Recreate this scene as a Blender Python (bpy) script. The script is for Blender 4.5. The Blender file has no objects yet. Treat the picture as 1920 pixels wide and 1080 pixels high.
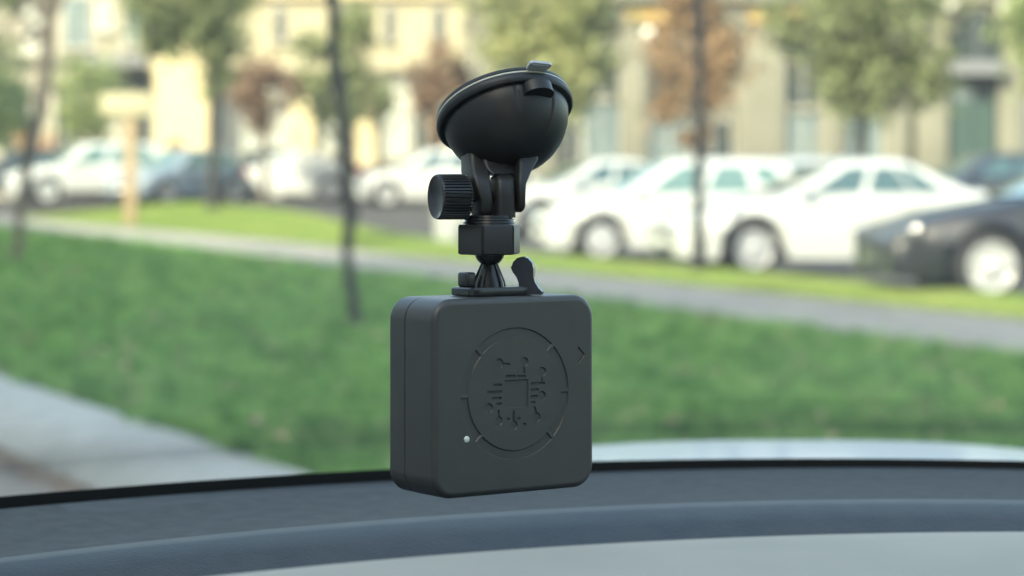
import bpy, bmesh, math, random
import numpy as np
from mathutils import Vector, Matrix

# ------------------------------------------------------------------ camera, sky, sun, exposure
SC = bpy.context.scene
F = 4400.0            # focal length in pixels of the 1920 px wide photograph
HOR = 345.0           # image row of the horizon
cam_d = bpy.data.cameras.new("camera")
cam = bpy.data.objects.new("camera", cam_d)
SC.collection.objects.link(cam)
cam.location = (0, 0, 0)
cam.rotation_euler = (math.radians(90), 0, 0)
cam_d.sensor_width = 36.0
cam_d.lens = F / 1920 * 36.0
cam_d.shift_y = -(540 - HOR) / 1920
cam_d.clip_start = 0.02
cam_d.clip_end = 2000
cam_d.dof.use_dof = True
cam_d.dof.focus_distance = 0.938
cam_d.dof.aperture_fstop = 11.2
SC.camera = cam

SUN_EL = math.radians(33)
LH = Vector((0.55, 0.835)).normalized()      # way the sunlight travels over the ground
world = bpy.data.worlds.new("World")
SC.world = world
world.use_nodes = True
wn = world.node_tree
sky = wn.nodes.new("ShaderNodeTexSky")
sky.sky_type = 'NISHITA'
sky.sun_disc = False
sky.sun_elevation = SUN_EL
sky.sun_rotation = math.atan2(-LH.x, -LH.y)
sky.air_density = 1.0
sky.dust_density = 3.0
sky.ozone_density = 0.35
wn.links.new(sky.outputs[0], wn.nodes["Background"].inputs[0])
wn.nodes["Background"].inputs[1].default_value = 0.15
sun_d = bpy.data.lights.new("sun", 'SUN')
sun_d.energy = 2.0
sun_d.angle = math.radians(0.53)
sun_d.color = (1.0, 0.93, 0.80)
sun = bpy.data.objects.new("sun", sun_d)
SC.collection.objects.link(sun)
ldir = Vector((LH.x * math.cos(SUN_EL), LH.y * math.cos(SUN_EL), -math.sin(SUN_EL)))
sun.rotation_euler = ldir.to_track_quat('-Z', 'Y').to_euler()
SC.view_settings.view_transform = 'Standard'
SC.view_settings.look = 'None'
SC.view_settings.gamma = 1.0
SC.view_settings.exposure = 2.12
SC.view_settings.use_curve_mapping = False
SC.cycles.use_denoising = True
SC.cycles.max_bounces = 8
SC.cycles.transparent_max_bounces = 12

COL = SC.collection
rng = random.Random(7)


def P(px, py, Y):
    """a point seen at image place px,py and standing Y metres away"""
    return Vector(((px - 960) / F * Y, Y, (HOR - py) / F * Y))


def G(px, py, z=-1.12):
    Y = -z * F / (py - HOR)
    return Vector(((px - 960) / F * Y, Y, z))


# ------------------------------------------------------------------ materials
def mat(name, col, rough=0.6, metal=0.0, spec=0.5, var=None, scale=5.0, bump=0.0, bscale=60.0, coat=0.0,
        detail=4.0, trans=0.0, alpha=1.0):
    m = bpy.data.materials.new(name)
    m.use_nodes = True
    nt = m.node_tree
    b = nt.nodes["Principled BSDF"]
    b.inputs["Base Color"].default_value = (*col, 1)
    b.inputs["Roughness"].default_value = rough
    b.inputs["Metallic"].default_value = metal
    b.inputs["Specular IOR Level"].default_value = spec
    b.inputs["Coat Weight"].default_value = coat
    b.inputs["Coat Roughness"].default_value = 0.04
    b.inputs["Transmission Weight"].default_value = trans
    b.inputs["Alpha"].default_value = alpha
    tc = None
    if var is not None:
        tc = nt.nodes.new("ShaderNodeTexCoord")
        n = nt.nodes.new("ShaderNodeTexNoise")
        n.inputs["Scale"].default_value = scale
        n.inputs["Detail"].default_value = detail
        r = nt.nodes.new("ShaderNodeValToRGB")
        r.color_ramp.elements[0].position = 0.32
        r.color_ramp.elements[1].position = 0.68
        r.color_ramp.elements[0].color = (*col, 1)
        r.color_ramp.elements[1].color = (*var, 1)
        nt.links.new(tc.outputs["Object"], n.inputs["Vector"])
        nt.links.new(n.outputs["Fac"], r.inputs["Fac"])
        nt.links.new(r.outputs[0], b.inputs["Base Color"])
    if bump > 0:
        if tc is None:
            tc = nt.nodes.new("ShaderNodeTexCoord")
        n2 = nt.nodes.new("ShaderNodeTexNoise")
        n2.inputs["Scale"].default_value = bscale
        n2.inputs["Detail"].default_value = 3
        bp = nt.nodes.new("ShaderNodeBump")
        bp.inputs["Strength"].default_value = bump
        bp.inputs["Distance"].default_value = 0.6 / bscale
        nt.links.new(tc.outputs["Object"], n2.inputs["Vector"])
        nt.links.new(n2.outputs["Fac"], bp.inputs["Height"])
        nt.links.new(bp.outputs[0], b.inputs["Normal"])
    return m


def leaf_mat(name, c1, c2, scale=2.5):
    m = mat(name, c1, 0.55, spec=0.3, var=c2, scale=scale, detail=6)
    nt = m.node_tree
    b = nt.nodes["Principled BSDF"]
    t = nt.nodes.new("ShaderNodeBsdfTranslucent")
    ramp = [n for n in nt.nodes if n.type == 'VALTORGB'][0]
    nt.links.new(ramp.outputs[0], t.inputs["Color"])
    mx = nt.nodes.new("ShaderNodeMixShader")
    mx.inputs[0].default_value = 0.35
    nt.links.new(b.outputs[0], mx.inputs[1])
    nt.links.new(t.outputs[0], mx.inputs[2])
    nt.links.new(mx.outputs[0], nt.nodes["Material Output"].inputs[0])
    return m


def glass_mat(name, tint):
    """clear pane: light goes straight through, reflection grows towards grazing (Schlick, same from both sides)"""
    m = bpy.data.materials.new(name)
    m.use_nodes = True
    nt = m.node_tree
    nt.nodes.remove(nt.nodes["Principled BSDF"])
    tr = nt.nodes.new("ShaderNodeBsdfTransparent")
    tr.inputs[0].default_value = (*tint, 1)
    gl = nt.nodes.new("ShaderNodeBsdfGlossy")
    gl.inputs["Roughness"].default_value = 0.02
    lw = nt.nodes.new("ShaderNodeLayerWeight")
    pw = nt.nodes.new("ShaderNodeMath"); pw.operation = 'POWER'; pw.inputs[1].default_value = 5
    ma = nt.nodes.new("ShaderNodeMath"); ma.operation = 'MULTIPLY_ADD'
    ma.inputs[1].default_value = 0.45; ma.inputs[2].default_value = 0.008
    nt.links.new(lw.outputs["Facing"], pw.inputs[0])
    nt.links.new(pw.outputs[0], ma.inputs[0])
    mx = nt.nodes.new("ShaderNodeMixShader")
    nt.links.new(ma.outputs[0], mx.inputs[0])
    nt.links.new(tr.outputs[0], mx.inputs[1])
    nt.links.new(gl.outputs[0], mx.inputs[2])
    # thin film of dust
    tl = nt.nodes.new("ShaderNodeBsdfTranslucent"); tl.inputs[0].default_value = (0.75, 0.75, 0.70, 1)
    tc = nt.nodes.new("ShaderNodeTexCoord")
    nz = nt.nodes.new("ShaderNodeTexNoise"); nz.inputs["Scale"].default_value = 9; nz.inputs["Detail"].default_value = 8
    md = nt.nodes.new("ShaderNodeMath"); md.operation = 'MULTIPLY_ADD'; md.inputs[1].default_value = 0.035; md.inputs[2].default_value = 0.006
    nt.links.new(tc.outputs["Object"], nz.inputs["Vector"])
    nt.links.new(nz.outputs["Fac"], md.inputs[0])
    m2 = nt.nodes.new("ShaderNodeMixShader")
    nt.links.new(md.outputs[0], m2.inputs[0])
    nt.links.new(mx.outputs[0], m2.inputs[1])
    nt.links.new(tl.outputs[0], m2.inputs[2])
    nt.links.new(m2.outputs[0], nt.nodes["Material Output"].inputs[0])
    return m


M = {}
M['grass'] = mat('grass_soil', (0.05, 0.12, 0.03), 0.9, spec=0.1, var=(0.10, 0.19, 0.05), scale=2.2, bump=0.6, bscale=20, detail=8)
M['bankgrass'] = mat('bank_soil_sunlit', (0.10, 0.17, 0.03), 0.9, spec=0.1, var=(0.17, 0.22, 0.05), scale=2.2, bump=0.6, bscale=20, detail=8)  # brighter soil copy, sun on the bank put into its colour
M['blade'] = leaf_mat('grass_blade', (0.105, 0.25, 0.058), (0.24, 0.385, 0.11), 1.6)
M['blade_pale'] = leaf_mat('grass_blade_pale', (0.20, 0.40, 0.10), (0.31, 0.49, 0.16), 2.0)
M['blade_dark'] = leaf_mat('grass_blade_dark', (0.06, 0.17, 0.04), (0.10, 0.23, 0.06), 2.0)
M['straw'] = leaf_mat('dry_straw', (0.34, 0.28, 0.15), (0.46, 0.42, 0.27), 2.0)
M['blade_sun'] = leaf_mat('grass_blade_sunlit', (0.21, 0.32, 0.075), (0.31, 0.36, 0.11), 0.9)  # sunlight on the strip put into a brighter, yellower blade colour
M['path'] = mat('path_concrete', (0.25, 0.24, 0.21), 0.9, spec=0.2, var=(0.33, 0.32, 0.28), scale=1.5, bump=0.3, bscale=30)
M['kerb'] = mat('kerb_concrete', (0.36, 0.37, 0.34), 0.85, spec=0.3, var=(0.46, 0.465, 0.43), scale=6, bump=0.35, bscale=60, detail=8)
M['asphalt'] = mat('asphalt', (0.055, 0.055, 0.055), 0.9, spec=0.2, var=(0.085, 0.083, 0.08), scale=6, bump=0.4, bscale=80)
M['road'] = mat('dusty_road', (0.24, 0.22, 0.19), 0.95, spec=0.2, var=(0.34, 0.30, 0.25), scale=9, bump=0.4, bscale=80, detail=8)
M['far'] = mat('far_ground', (0.10, 0.10, 0.09), 0.95, var=(0.14, 0.13, 0.11), scale=0.4)
M['dirt'] = mat('gutter_debris', (0.20, 0.13, 0.08), 0.95, var=(0.33, 0.24, 0.16), scale=14, detail=8)
M['deadleaf'] = mat('dead_leaf', (0.33, 0.18, 0.10), 0.8, var=(0.46, 0.38, 0.24), scale=3)
M['stone'] = mat('beige_stone', (0.15, 0.15, 0.115), 0.85, spec=0.25, var=(0.18, 0.18, 0.14), scale=0.8, bump=0.2, bscale=25)
M['stone_d'] = mat('grey_stone', (0.115, 0.115, 0.09), 0.85, spec=0.25, var=(0.14, 0.138, 0.11), scale=0.7)
M['ochre'] = mat('ochre_render', (0.30, 0.20, 0.06), 0.85, var=(0.35, 0.25, 0.09), scale=1.2)
M['cream'] = mat('cream_render', (0.29, 0.27, 0.185), 0.85, var=(0.34, 0.315, 0.22), scale=0.5)
M['creamlight'] = mat('pale_render', (0.35, 0.37, 0.335), 0.85, var=(0.40, 0.415, 0.38), scale=0.5)
M['yellow'] = mat('yellow_render', (0.42, 0.365, 0.215), 0.85, var=(0.47, 0.41, 0.255), scale=0.5)
M['greywall'] = mat('grey_render', (0.22, 0.21, 0.165), 0.85, var=(0.28, 0.265, 0.21), scale=0.5)
M['bouncewall'] = mat('pale_bounce_wall', (0.76, 0.75, 0.72), 0.9, var=(0.80, 0.79, 0.76), scale=0.4)  # walls of the unseen blocks, made pale to bounce light into the cabin
M['glassdark'] = mat('window_glass', (0.03, 0.04, 0.04), 0.3, spec=0.12)
M['glassblue'] = mat('shop_glass', (0.085, 0.12, 0.13), 0.12, spec=0.4, var=(0.13, 0.17, 0.175), scale=0.6)
M['glasspale'] = mat('curtained_glass', (0.36, 0.38, 0.34), 0.2, spec=0.6)
M['doorgreen'] = mat('green_door', (0.028, 0.055, 0.045), 0.35)
M['slate'] = mat('slate_metal', (0.13, 0.14, 0.15), 0.5)
M['frame'] = mat('window_frame', (0.45, 0.44, 0.38), 0.6)
M['globe'] = mat('opal_globe', (0.75, 0.75, 0.68), 0.25)
M['iron'] = mat('dark_iron', (0.010, 0.011, 0.011), 0.6, spec=0.25)
M['wood'] = mat('tan_timber', (0.27, 0.20, 0.115), 0.75, var=(0.33, 0.25, 0.15), scale=4)
M['signcream'] = mat('cream_board', (0.36, 0.335, 0.21), 0.7)
M['bark'] = mat('dark_bark', (0.022, 0.023, 0.020), 0.9, var=(0.038, 0.036, 0.029), scale=14, bump=0.6, bscale=30)
M['barkbrown'] = mat('brown_bark', (0.085, 0.07, 0.055), 0.9, var=(0.13, 0.11, 0.085), scale=10, bump=0.6, bscale=30)
M['leafgreen'] = leaf_mat('leaf_green', (0.171, 0.241, 0.099), (0.327, 0.368, 0.160))
M['leafolive'] = leaf_mat('leaf_olive', (0.147, 0.187, 0.086), (0.284, 0.312, 0.148))
M['leafyellow'] = leaf_mat('leaf_yellow_green', (0.258, 0.297, 0.122), (0.413, 0.420, 0.210))
M['leaforange'] = leaf_mat('leaf_orange', (0.25, 0.165, 0.085), (0.37, 0.255, 0.145))
M['leafbrown'] = leaf_mat('leaf_brown', (0.195, 0.130, 0.085), (0.299, 0.208, 0.137))
M['leafgold'] = leaf_mat('leaf_gold', (0.34, 0.20, 0.035), (0.44, 0.29, 0.06))
M['leafrust'] = leaf_mat('leaf_rust', (0.42, 0.17, 0.06), (0.50, 0.25, 0.10))
M['tyre'] = mat('tyre_rubber', (0.025, 0.025, 0.026), 0.85)
M['rim'] = mat('alloy_rim', (0.66, 0.66, 0.66), 0.32, metal=0.75)
M['carglass'] = mat('car_glass', (0.045, 0.085, 0.09), 0.04, spec=0.8, coat=0.5)
M['carglass_teal'] = mat('car_glass_teal', (0.085, 0.155, 0.145), 0.05, spec=0.8, coat=0.5)
M['trim'] = mat('black_trim', (0.02, 0.02, 0.021), 0.5)
M['lamp'] = mat('headlamp_glass', (0.42, 0.47, 0.48), 0.08, spec=0.8, coat=0.6)
M['lampsmoke'] = mat('smoked_headlamp', (0.08, 0.085, 0.09), 0.12, coat=0.5)
M['redlamp'] = mat('tail_lamp', (0.55, 0.03, 0.02), 0.15, coat=0.5)
M['plate'] = mat('number_plate', (0.7, 0.7, 0.68), 0.5)
def paint(name, c, metal=0.0):
    return mat(name, c, 0.32, metal=metal, coat=1.0)
M['pwhite'] = paint('white_paint', (0.46, 0.475, 0.46))
M['psilver'] = paint('silver_paint', (0.45, 0.47, 0.47), 0.3)
M['pblack'] = mat('black_paint', (0.008, 0.009, 0.011), 0.35, coat=0.6)
M['pnavy'] = paint('navy_paint', (0.022, 0.028, 0.048))
M['pgrey'] = paint('grey_blue_paint', (0.20, 0.25, 0.30), 0.1)
# the car we sit in and the device
M['dash'] = mat('dash_plastic', (0.034, 0.037, 0.038), 0.65, spec=0.22, var=(0.056, 0.059, 0.059), scale=90, bump=0.45, bscale=500, detail=12)
M['dash_roll'] = mat('dash_roll_plastic', (0.034, 0.039, 0.043), 0.5, spec=0.3, var=(0.046, 0.051, 0.054), scale=60, detail=10, bump=0.25, bscale=700)
M['dash_pad'] = mat('dash_pad_plastic', (0.39, 0.37, 0.31), 0.7, spec=0.3, var=(0.44, 0.415, 0.35), scale=14, bump=0.15, bscale=600)
M['frit'] = mat('black_frit', (0.004, 0.005, 0.005), 0.6, spec=0.12)
M['glassedge'] = mat('green_glass_edge', (0.30, 0.42, 0.36), 0.15)
M['hood'] = mat('pale_bonnet_paint', (0.60, 0.64, 0.64), 0.5, coat=0.25)
M['lining'] = mat('grey_headliner', (0.11, 0.11, 0.105), 0.95)
M['cabin'] = mat('dark_cabin_trim', (0.03, 0.031, 0.032), 0.7)
M['screen'] = glass_mat('windscreen_glass', (0.970, 0.985, 0.915))
M['shell'] = mat('matt_black_plastic', (0.050, 0.053, 0.050), 0.40, spec=0.6, var=(0.058, 0.061, 0.058), scale=60, detail=10, bump=0.2, bscale=3500)
M['mount'] = mat('black_mount_plastic', (0.024, 0.025, 0.025), 0.42, spec=0.5, bump=0.06, bscale=3000)
M['gloss'] = mat('gloss_black_plastic', (0.022, 0.024, 0.025), 0.24, spec=0.6)
M['rubber'] = mat('cup_rubber', (0.026, 0.03, 0.033), 0.45)
M['gel'] = mat('clear_gel', (0.46, 0.48, 0.52), 0.22, spec=0.6)
M['gelline'] = mat('pale_gel_edge', (0.62, 0.60, 0.50), 0.4)
M['led'] = mat('led_lens', (0.75, 0.82, 0.72), 0.25)


# ------------------------------------------------------------------ mesh helpers
def link(o, parent=None, base=None):
    COL.objects.link(o)
    if parent is not None:
        o.parent = parent
    return o


def from_bm(name, bm, m, parent=None, smooth=None):
    me = bpy.data.meshes.new(name)
    bmesh.ops.recalc_face_normals(bm, faces=bm.faces[:])
    bm.to_mesh(me)
    bm.free()
    me.materials.append(m)
    if smooth is not None:
        me.shade_smooth()
        me.set_sharp_from_angle(angle=math.radians(smooth))
    o = bpy.data.objects.new(name, me)
    return link(o, parent)


def from_data(name, vs, fs, m, parent=None, smooth=None):
    bm = bmesh.new()
    bv = [bm.verts.new(v) for v in vs]
    for f in fs:
        try:
            bm.faces.new([bv[i] for i in f])
        except ValueError:
            pass
    return from_bm(name, bm, m, parent, smooth)


def empty(name, loc, rz=0.0):
    o = bpy.data.objects.new(name, None)
    o.location = loc
    o.rotation_euler = (0, 0, rz)
    o.empty_display_size = 0.1
    COL.objects.link(o)
    return o


def tag(o, label=None, cat=None, group=None, kind=None):
    if label: o['label'] = label
    if cat: o['category'] = cat
    if group: o['group'] = group
    if kind: o['kind'] = kind
    return o


def add_box(bm, c, s, rot=None, bevel=0.0, seg=2):
    mtx = Matrix.Translation(c)
    if rot is not None:
        mtx = mtx @ rot
    mtx = mtx @ Matrix.Diagonal((*s, 1))
    r = bmesh.ops.create_cube(bm, size=1.0, matrix=mtx)
    if bevel > 0:
        es = list({e for v in r['verts'] for e in v.link_edges})
        bmesh.ops.bevel(bm, geom=es, offset=bevel, segments=seg, affect='EDGES', profile=0.5)


def box(name, c, s, m, parent=None, rot=None, bevel=0.0, seg=2):
    bm = bmesh.new()
    add_box(bm, c, s, rot, bevel, seg)
    return from_bm(name, bm, m, parent, 35 if bevel else None)


def add_loft(bm, rings, close=True, cap=True):
    prev = None
    first = None
    for r in rings:
        cur = [bm.verts.new(p) for p in r]
        if first is None:
            first = cur
        if prev is not None:
            n = len(cur)
            for i in range(n if close else n - 1):
                j = (i + 1) % n
                bm.faces.new((prev[i], prev[j], cur[j], cur[i]))
        prev = cur
    if cap and close:
        bm.faces.new(first[::-1])
        bm.faces.new(prev)


def frame_of(axis):
    a = Vector(axis).normalized()
    h = Vector((0, 0, 1)) if abs(a.z) < 0.9 else Vector((1, 0, 0))
    u = h.cross(a).normalized()
    v = a.cross(u).normalized()
    return u, v, a


def add_lathe(bm, origin, axis, prof, seg=48, cap=True, u=None):
    """prof: list of (radius, distance along the axis)"""
    uu, vv, a = frame_of(axis)
    if u is not None:
        uu = Vector(u).normalized(); vv = a.cross(uu)
    rings = []
    o = Vector(origin)
    for r, d in prof:
        r = max(r, 1e-5)
        rings.append([o + a * d + (uu * math.cos(2 * math.pi * i / seg) + vv * math.sin(2 * math.pi * i / seg)) * r for i in range(seg)])
    add_loft(bm, rings, True, cap)


def add_tube(bm, pts, radii, seg=8):
    rings = []
    n = len(pts)
    for i, p in enumerate(pts):
        a = (Vector(pts[min(i + 1, n - 1)]) - Vector(pts[max(i - 1, 0)])).normalized()
        u, v, a = frame_of(a) if abs(a.z) < 0.9 else (Vector((1, 0, 0)), a.cross(Vector((1, 0, 0))).normalized(), a)
        u = (u - a * u.dot(a)).normalized(); v = a.cross(u)
        r = radii[i] if hasattr(radii, '__len__') else radii
        rings.append([Vector(p) + (u * math.cos(2 * math.pi * k / seg) + v * math.sin(2 * math.pi * k / seg)) * r for k in range(seg)])
    add_loft(bm, rings, True, True)


def add_prism(bm, poly, o, ex, ey, ez, depth):
    """polygon (2-D points) in the plane o,ex,ey pushed out by depth along ez"""
    o = Vector(o); ex = Vector(ex); ey = Vector(ey); ez = Vector(ez)
    a = [bm.verts.new(o + ex * x + ey * y) for x, y in poly]
    b = [bm.verts.new(o + ex * x + ey * y + ez * depth) for x, y in poly]
    n = len(poly)
    bm.faces.new(a[::-1]); bm.faces.new(b)
    for i in range(n):
        j = (i + 1) % n
        bm.faces.new((a[i], a[j], b[j], b[i]))


def bulk(name, co, tri_n, m, nper=3):
    """fast mesh of many separate polygons, nper corners each"""
    me = bpy.data.meshes.new(name)
    nv = len(co)
    me.vertices.add(nv)
    me.vertices.foreach_set("co", np.asarray(co, dtype=np.float32).ravel())
    me.loops.add(nv)
    me.loops.foreach_set("vertex_index", np.arange(nv, dtype=np.int32))
    me.polygons.add(tri_n)
    me.polygons.foreach_set("loop_start", np.arange(0, nv, nper, dtype=np.int32))
    me.update(calc_edges=True)
    me.materials.append(m)
    return bpy.data.objects.new(name, me)


# ------------------------------------------------------------------ ground: coordinates along (s) and across (t) the footpath
D2 = Vector((-0.322, 0.947)); D2.normalize()
N2 = Vector((D2.y, -D2.x))
ZG = -1.12


def st(s, t, z=ZG):
    return Vector((D2.x * s + N2.x * t, D2.y * s + N2.y * t, z))


def to_st(p):
    return D2.x * p.x + D2.y * p.y, N2.x * p.x + N2.y * p.y


def lot_z(Y):
    return ZG + 0.02 * min(max(0.0, Y - 34), 34)


T_PATH0, T_PATH1, T_LOT = 8.03, 10.19, 11.25


def sstep(x, a, b):
    x = np.clip((np.asarray(x, dtype=float) - a) / (b - a), 0, 1)
    return x * x * (3 - 2 * x)


def toff(s): return -3.2 * sstep(s, 36, 66)                    # the path swings left in the distance
def bank_w(s): return (T_LOT - T_PATH1) + 3.6 * sstep(s, 37, 57)   # and the grass strip widens
def path_z(Y): return ZG + 0.012 * np.clip(np.asarray(Y, dtype=float) - 38, 0, 30)
def lot_zz(Y): return ZG + 0.02 * np.clip(np.asarray(Y, dtype=float) - 34, 0, 34)
S_BANK = 60.6
# kerb line (its grass side), a little turned against the path
KA = G(0, 705); KB = G(560, 885)
KD = Vector((KA.x - KB.x, KA.y - KB.y)).normalized()
KN = Vector((KD.y, -KD.x))          # towards the grass
if KN.x < 0: KN = -KN


def kerb_pt(k, off, z):
    return Vector((KB.x + KD.x * k + KN.x * off, KB.y + KD.y * k + KN.y * off, z))


def sheet(name, fn, nu, nv, m, smooth=60):
    vs, fs = [], []
    for i in range(nu + 1):
        for j in range(nv + 1):
            vs.append(fn(i / nu, j / nv))
    for i in range(nu):
        for j in range(nv):
            a = i * (nv + 1) + j
            fs.append((a, a + 1, a + nv + 2, a + nv + 1))
    o = from_data(name, vs, fs, m, None, smooth)
    if o.data.polygons[0].normal.z < 0:
        o.data.flip_normals()
    return o


tag(from_data('ground', [(-900, -900, -1.34), (900, -900, -1.34), (900, 900, -1.34), (-900, 900, -1.34)], [(0, 1, 2, 3)], M['far']), kind='structure')
tag(sheet('road', lambda u, v: kerb_pt(-45 + 130 * u, -0.58 - 9.4 * v, -1.25), 4, 2, M['road']), kind='structure')


def verge_fn(u, v):
    k = -45 + 130 * u
    a = kerb_pt(k, 0, 0)
    s_, t = to_st(a)
    b = st(s_, T_PATH0 + float(toff(s_)), 0)
    p = a.lerp(b, v)
    p.z = float(path_z(p.y)) - 0.004 + 0.025 * math.sin(p.x * 0.9 + 1.3) * math.sin(p.y * 0.55) * math.sin(math.pi * v)
    return p


def path_fn(u, v):
    s_ = -30 + 160 * u
    p = st(s_, T_PATH0 - 0.02 + (T_PATH1 - T_PATH0 + 0.04) * v + float(toff(s_)))
    p.z = float(path_z(p.y)) + 0.004
    return p


tag(sheet('grass_verge', verge_fn, 130, 16, M['grass']), kind='structure')
tag(sheet('footpath', path_fn, 120, 2, M['path']), kind='structure')


def rise(s_, v, Y, f=None):
    f = v * v * (3 - 2 * v)
    return path_z(Y) * (1 - f) + lot_zz(Y) * f


def bank_fn(u, v):
    s_ = -30 + (S_BANK + 30) * u
    p = st(s_, T_PATH1 + float(toff(s_)) + float(bank_w(s_)) * v)
    p.z = float(rise(s_, v, p.y)) + 0.012 + 0.06 * math.sin(math.pi * min(1, v * 1.0) * 0.5)
    return p


tag(sheet('grass_bank', bank_fn, 160, 10, M['bankgrass']), kind='structure')


def lot_fn(u, v):
    s_ = -30 + 160 * u
    w = float(bank_w(s_))
    d = (w * (v / 0.1)) if v < 0.1 else w + 70 * ((v - 0.1) / 0.9)
    p = st(s_, T_PATH1 + float(toff(s_)) + d)
    p.z = float(rise(s_, min(1.0, d / w), p.y)) - 0.002
    return p


tag(sheet('parking_ground', lot_fn, 120, 50, M['asphalt']), kind='structure')

# kerb with rounded front edge
bm = bmesh.new()
prof = [(0.0, -1.32), (0.0, ZG + 0.004), (-0.34, ZG + 0.002), (-0.38, ZG - 0.006), (-0.43, ZG - 0.03), (-0.56, ZG - 0.10), (-0.60, -1.32)]
rings = []
for i in range(61):
    k = -45 + 130 * i / 60
    w = 0.006 * math.sin(k * 1.7)
    yk = float(path_z(kerb_pt(k, 0, 0).y)) - ZG
    rings.append([kerb_pt(k, o + w, z + (yk if z > -1.3 else 0)) for o, z in prof])
add_loft(bm, rings, True, True)
tag(from_bm('kerb', bm, M['kerb'], None, 50), kind='structure')
# gutter debris
co = []
for i in range(5200):
    k = rng.uniform(-3, 22)
    off = -0.62 - abs(rng.gauss(0, 0.10))
    c = kerb_pt(k, off, -1.244)
    a = rng.uniform(0, 6.28); r = rng.uniform(0.008, 0.03)
    for q in range(3):
        co.append((c.x + r * math.cos(a + q * 2.1), c.y + r * math.sin(a + q * 2.1), c.z + rng.uniform(0, 0.014)))
o = bulk('gutter_debris', co, 5200, M['dirt']); link(o)
tag(o, 'strip of brown leaf litter lying along the foot of the kerb', 'debris', kind='stuff')


# grass blades
def blades(name, n, sample, m, label, h0, h1):
    r = np.random.RandomState(3)
    pts = sample(r, n)
    n = len(pts)
    ang = r.uniform(0, 2 * np.pi, n)
    h = r.uniform(h0, h1, n)
    w = r.uniform(0.004, 0.009, n)
    lean = r.uniform(0.0, 0.6, n) * h
    la = r.uniform(0, 2 * np.pi, n)
    dx = np.stack([np.cos(ang) * w, np.sin(ang) * w, np.zeros(n)], 1)
    top = np.stack([np.cos(la) * lean, np.sin(la) * lean, h], 1)
    co = np.stack([pts - dx, pts + dx, pts + top], 1).reshape(-1, 3)
    o = bulk(name, co, n, m); link(o)
    tag(o, label, 'grass', kind='stuff')
    return o


def verge_sample(r, n):
    # denser towards the camera
    Y = 8.0 + 52 * r.uniform(0, 1, n) ** 1.7
    X = r.uniform(-1, 1, n) * Y * np.where(r.uniform(0, 1, n) < 0.75, 0.28, 0.55)
    p = np.stack([X, Y], 1)
    t = p @ np.array([N2.x, N2.y]); s_ = p @ np.array([D2.x, D2.y])
    ko = (X - KB.x) * KN.x + (Y - KB.y) * KN.y
    keep = (t < T_PATH0 - 0.02 + toff(s_)) & (ko > 0.015 + 0.03 * np.sin(Y * 5))
    X, Y = X[keep], Y[keep]
    return np.stack([X, Y, path_z(Y) - 0.02], 1)


def bank_sample(r, n):
    s_ = 2 + (S_BANK - 2) * r.uniform(0, 1, n) ** 0.8
    v = r.uniform(0, 1, n)
    t = T_PATH1 + 0.03 + toff(s_) + bank_w(s_) * v
    X = D2.x * s_ + N2.x * t; Y = D2.y * s_ + N2.y * t
    f = v * v * (3 - 2 * v)
    return np.stack([X, Y, path_z(Y) * (1 - f) + lot_zz(Y) * f + 0.01 + 0.06 * np.sin(np.pi * v * 0.5)], 1)


blades('grass', 420000, verge_sample, M['blade'], 'short green grass of the shaded verge beside the kerb', 0.04, 0.10)
def tuft_sample(r, n):
    c = verge_sample(r, n // 13)
    k = r.randint(0, len(c), n)
    p = c[k].copy()
    p[:, :2] += r.normal(size=(n, 2)) * 0.035
    return p


def dark_tuft_sample(r, n):
    r = np.random.RandomState(77)
    return tuft_sample(r, n)


blades('grass', 60000, tuft_sample, M['blade_pale'], 'pale longer grass tufts spread over the shaded verge', 0.07, 0.14)
blades('grass', 60000, dark_tuft_sample, M['blade_dark'], 'dark green longer grass tufts spread over the shaded verge', 0.07, 0.13)


def straw_sample(r, n):
    r = np.random.RandomState(41)
    return tuft_sample(r, n)


blades('grass', 14000, straw_sample, M['straw'], 'dry straw-coloured grass tufts spread over the shaded verge', 0.05, 0.11)
blades('grass', 150000, bank_sample, M['blade_sun'], 'sunlit yellow-green grass strip in front of the parked cars', 0.03, 0.08)

# fallen leaves
co = []
nl = 0
for i in range(620):
    Y = 8.5 + 34 * rng.random() ** 1.5
    X = rng.uniform(-0.25, 0.25) * Y
    s, t = to_st(Vector((X, Y, 0)))
    if t > T_PATH1 + float(toff(s)) or (X - KB.x) * KN.x + (Y - KB.y) * KN.y < 0: continue
    if rng.random() < 0.2 and t < T_PATH0 - 1 + float(toff(s)): continue
    r = rng.uniform(0.022, 0.052); a = rng.uniform(0, 6.28)
    ti = rng.uniform(-0.5, 0.5)
    for q in range(4):
        rr = r * (1.0 if q % 2 == 0 else 0.62)
        co.append((X + rr * math.cos(a + q * 1.571), Y + rr * math.sin(a + q * 1.571), float(path_z(Y)) + 0.075 + rr * ti * math.cos(q * 1.571)))
    nl += 1
o = bulk('fallen_leaves', co, nl, M['deadleaf'], 4); link(o)
tag(o, 'scattered brown fallen leaves lying on the grass and path', 'leaves', kind='stuff')


# ------------------------------------------------------------------ buildings
def pxx(px, Y): return (px - 960) / F * Y
def pzz(py, Y): return (HOR - py) / F * Y


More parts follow.
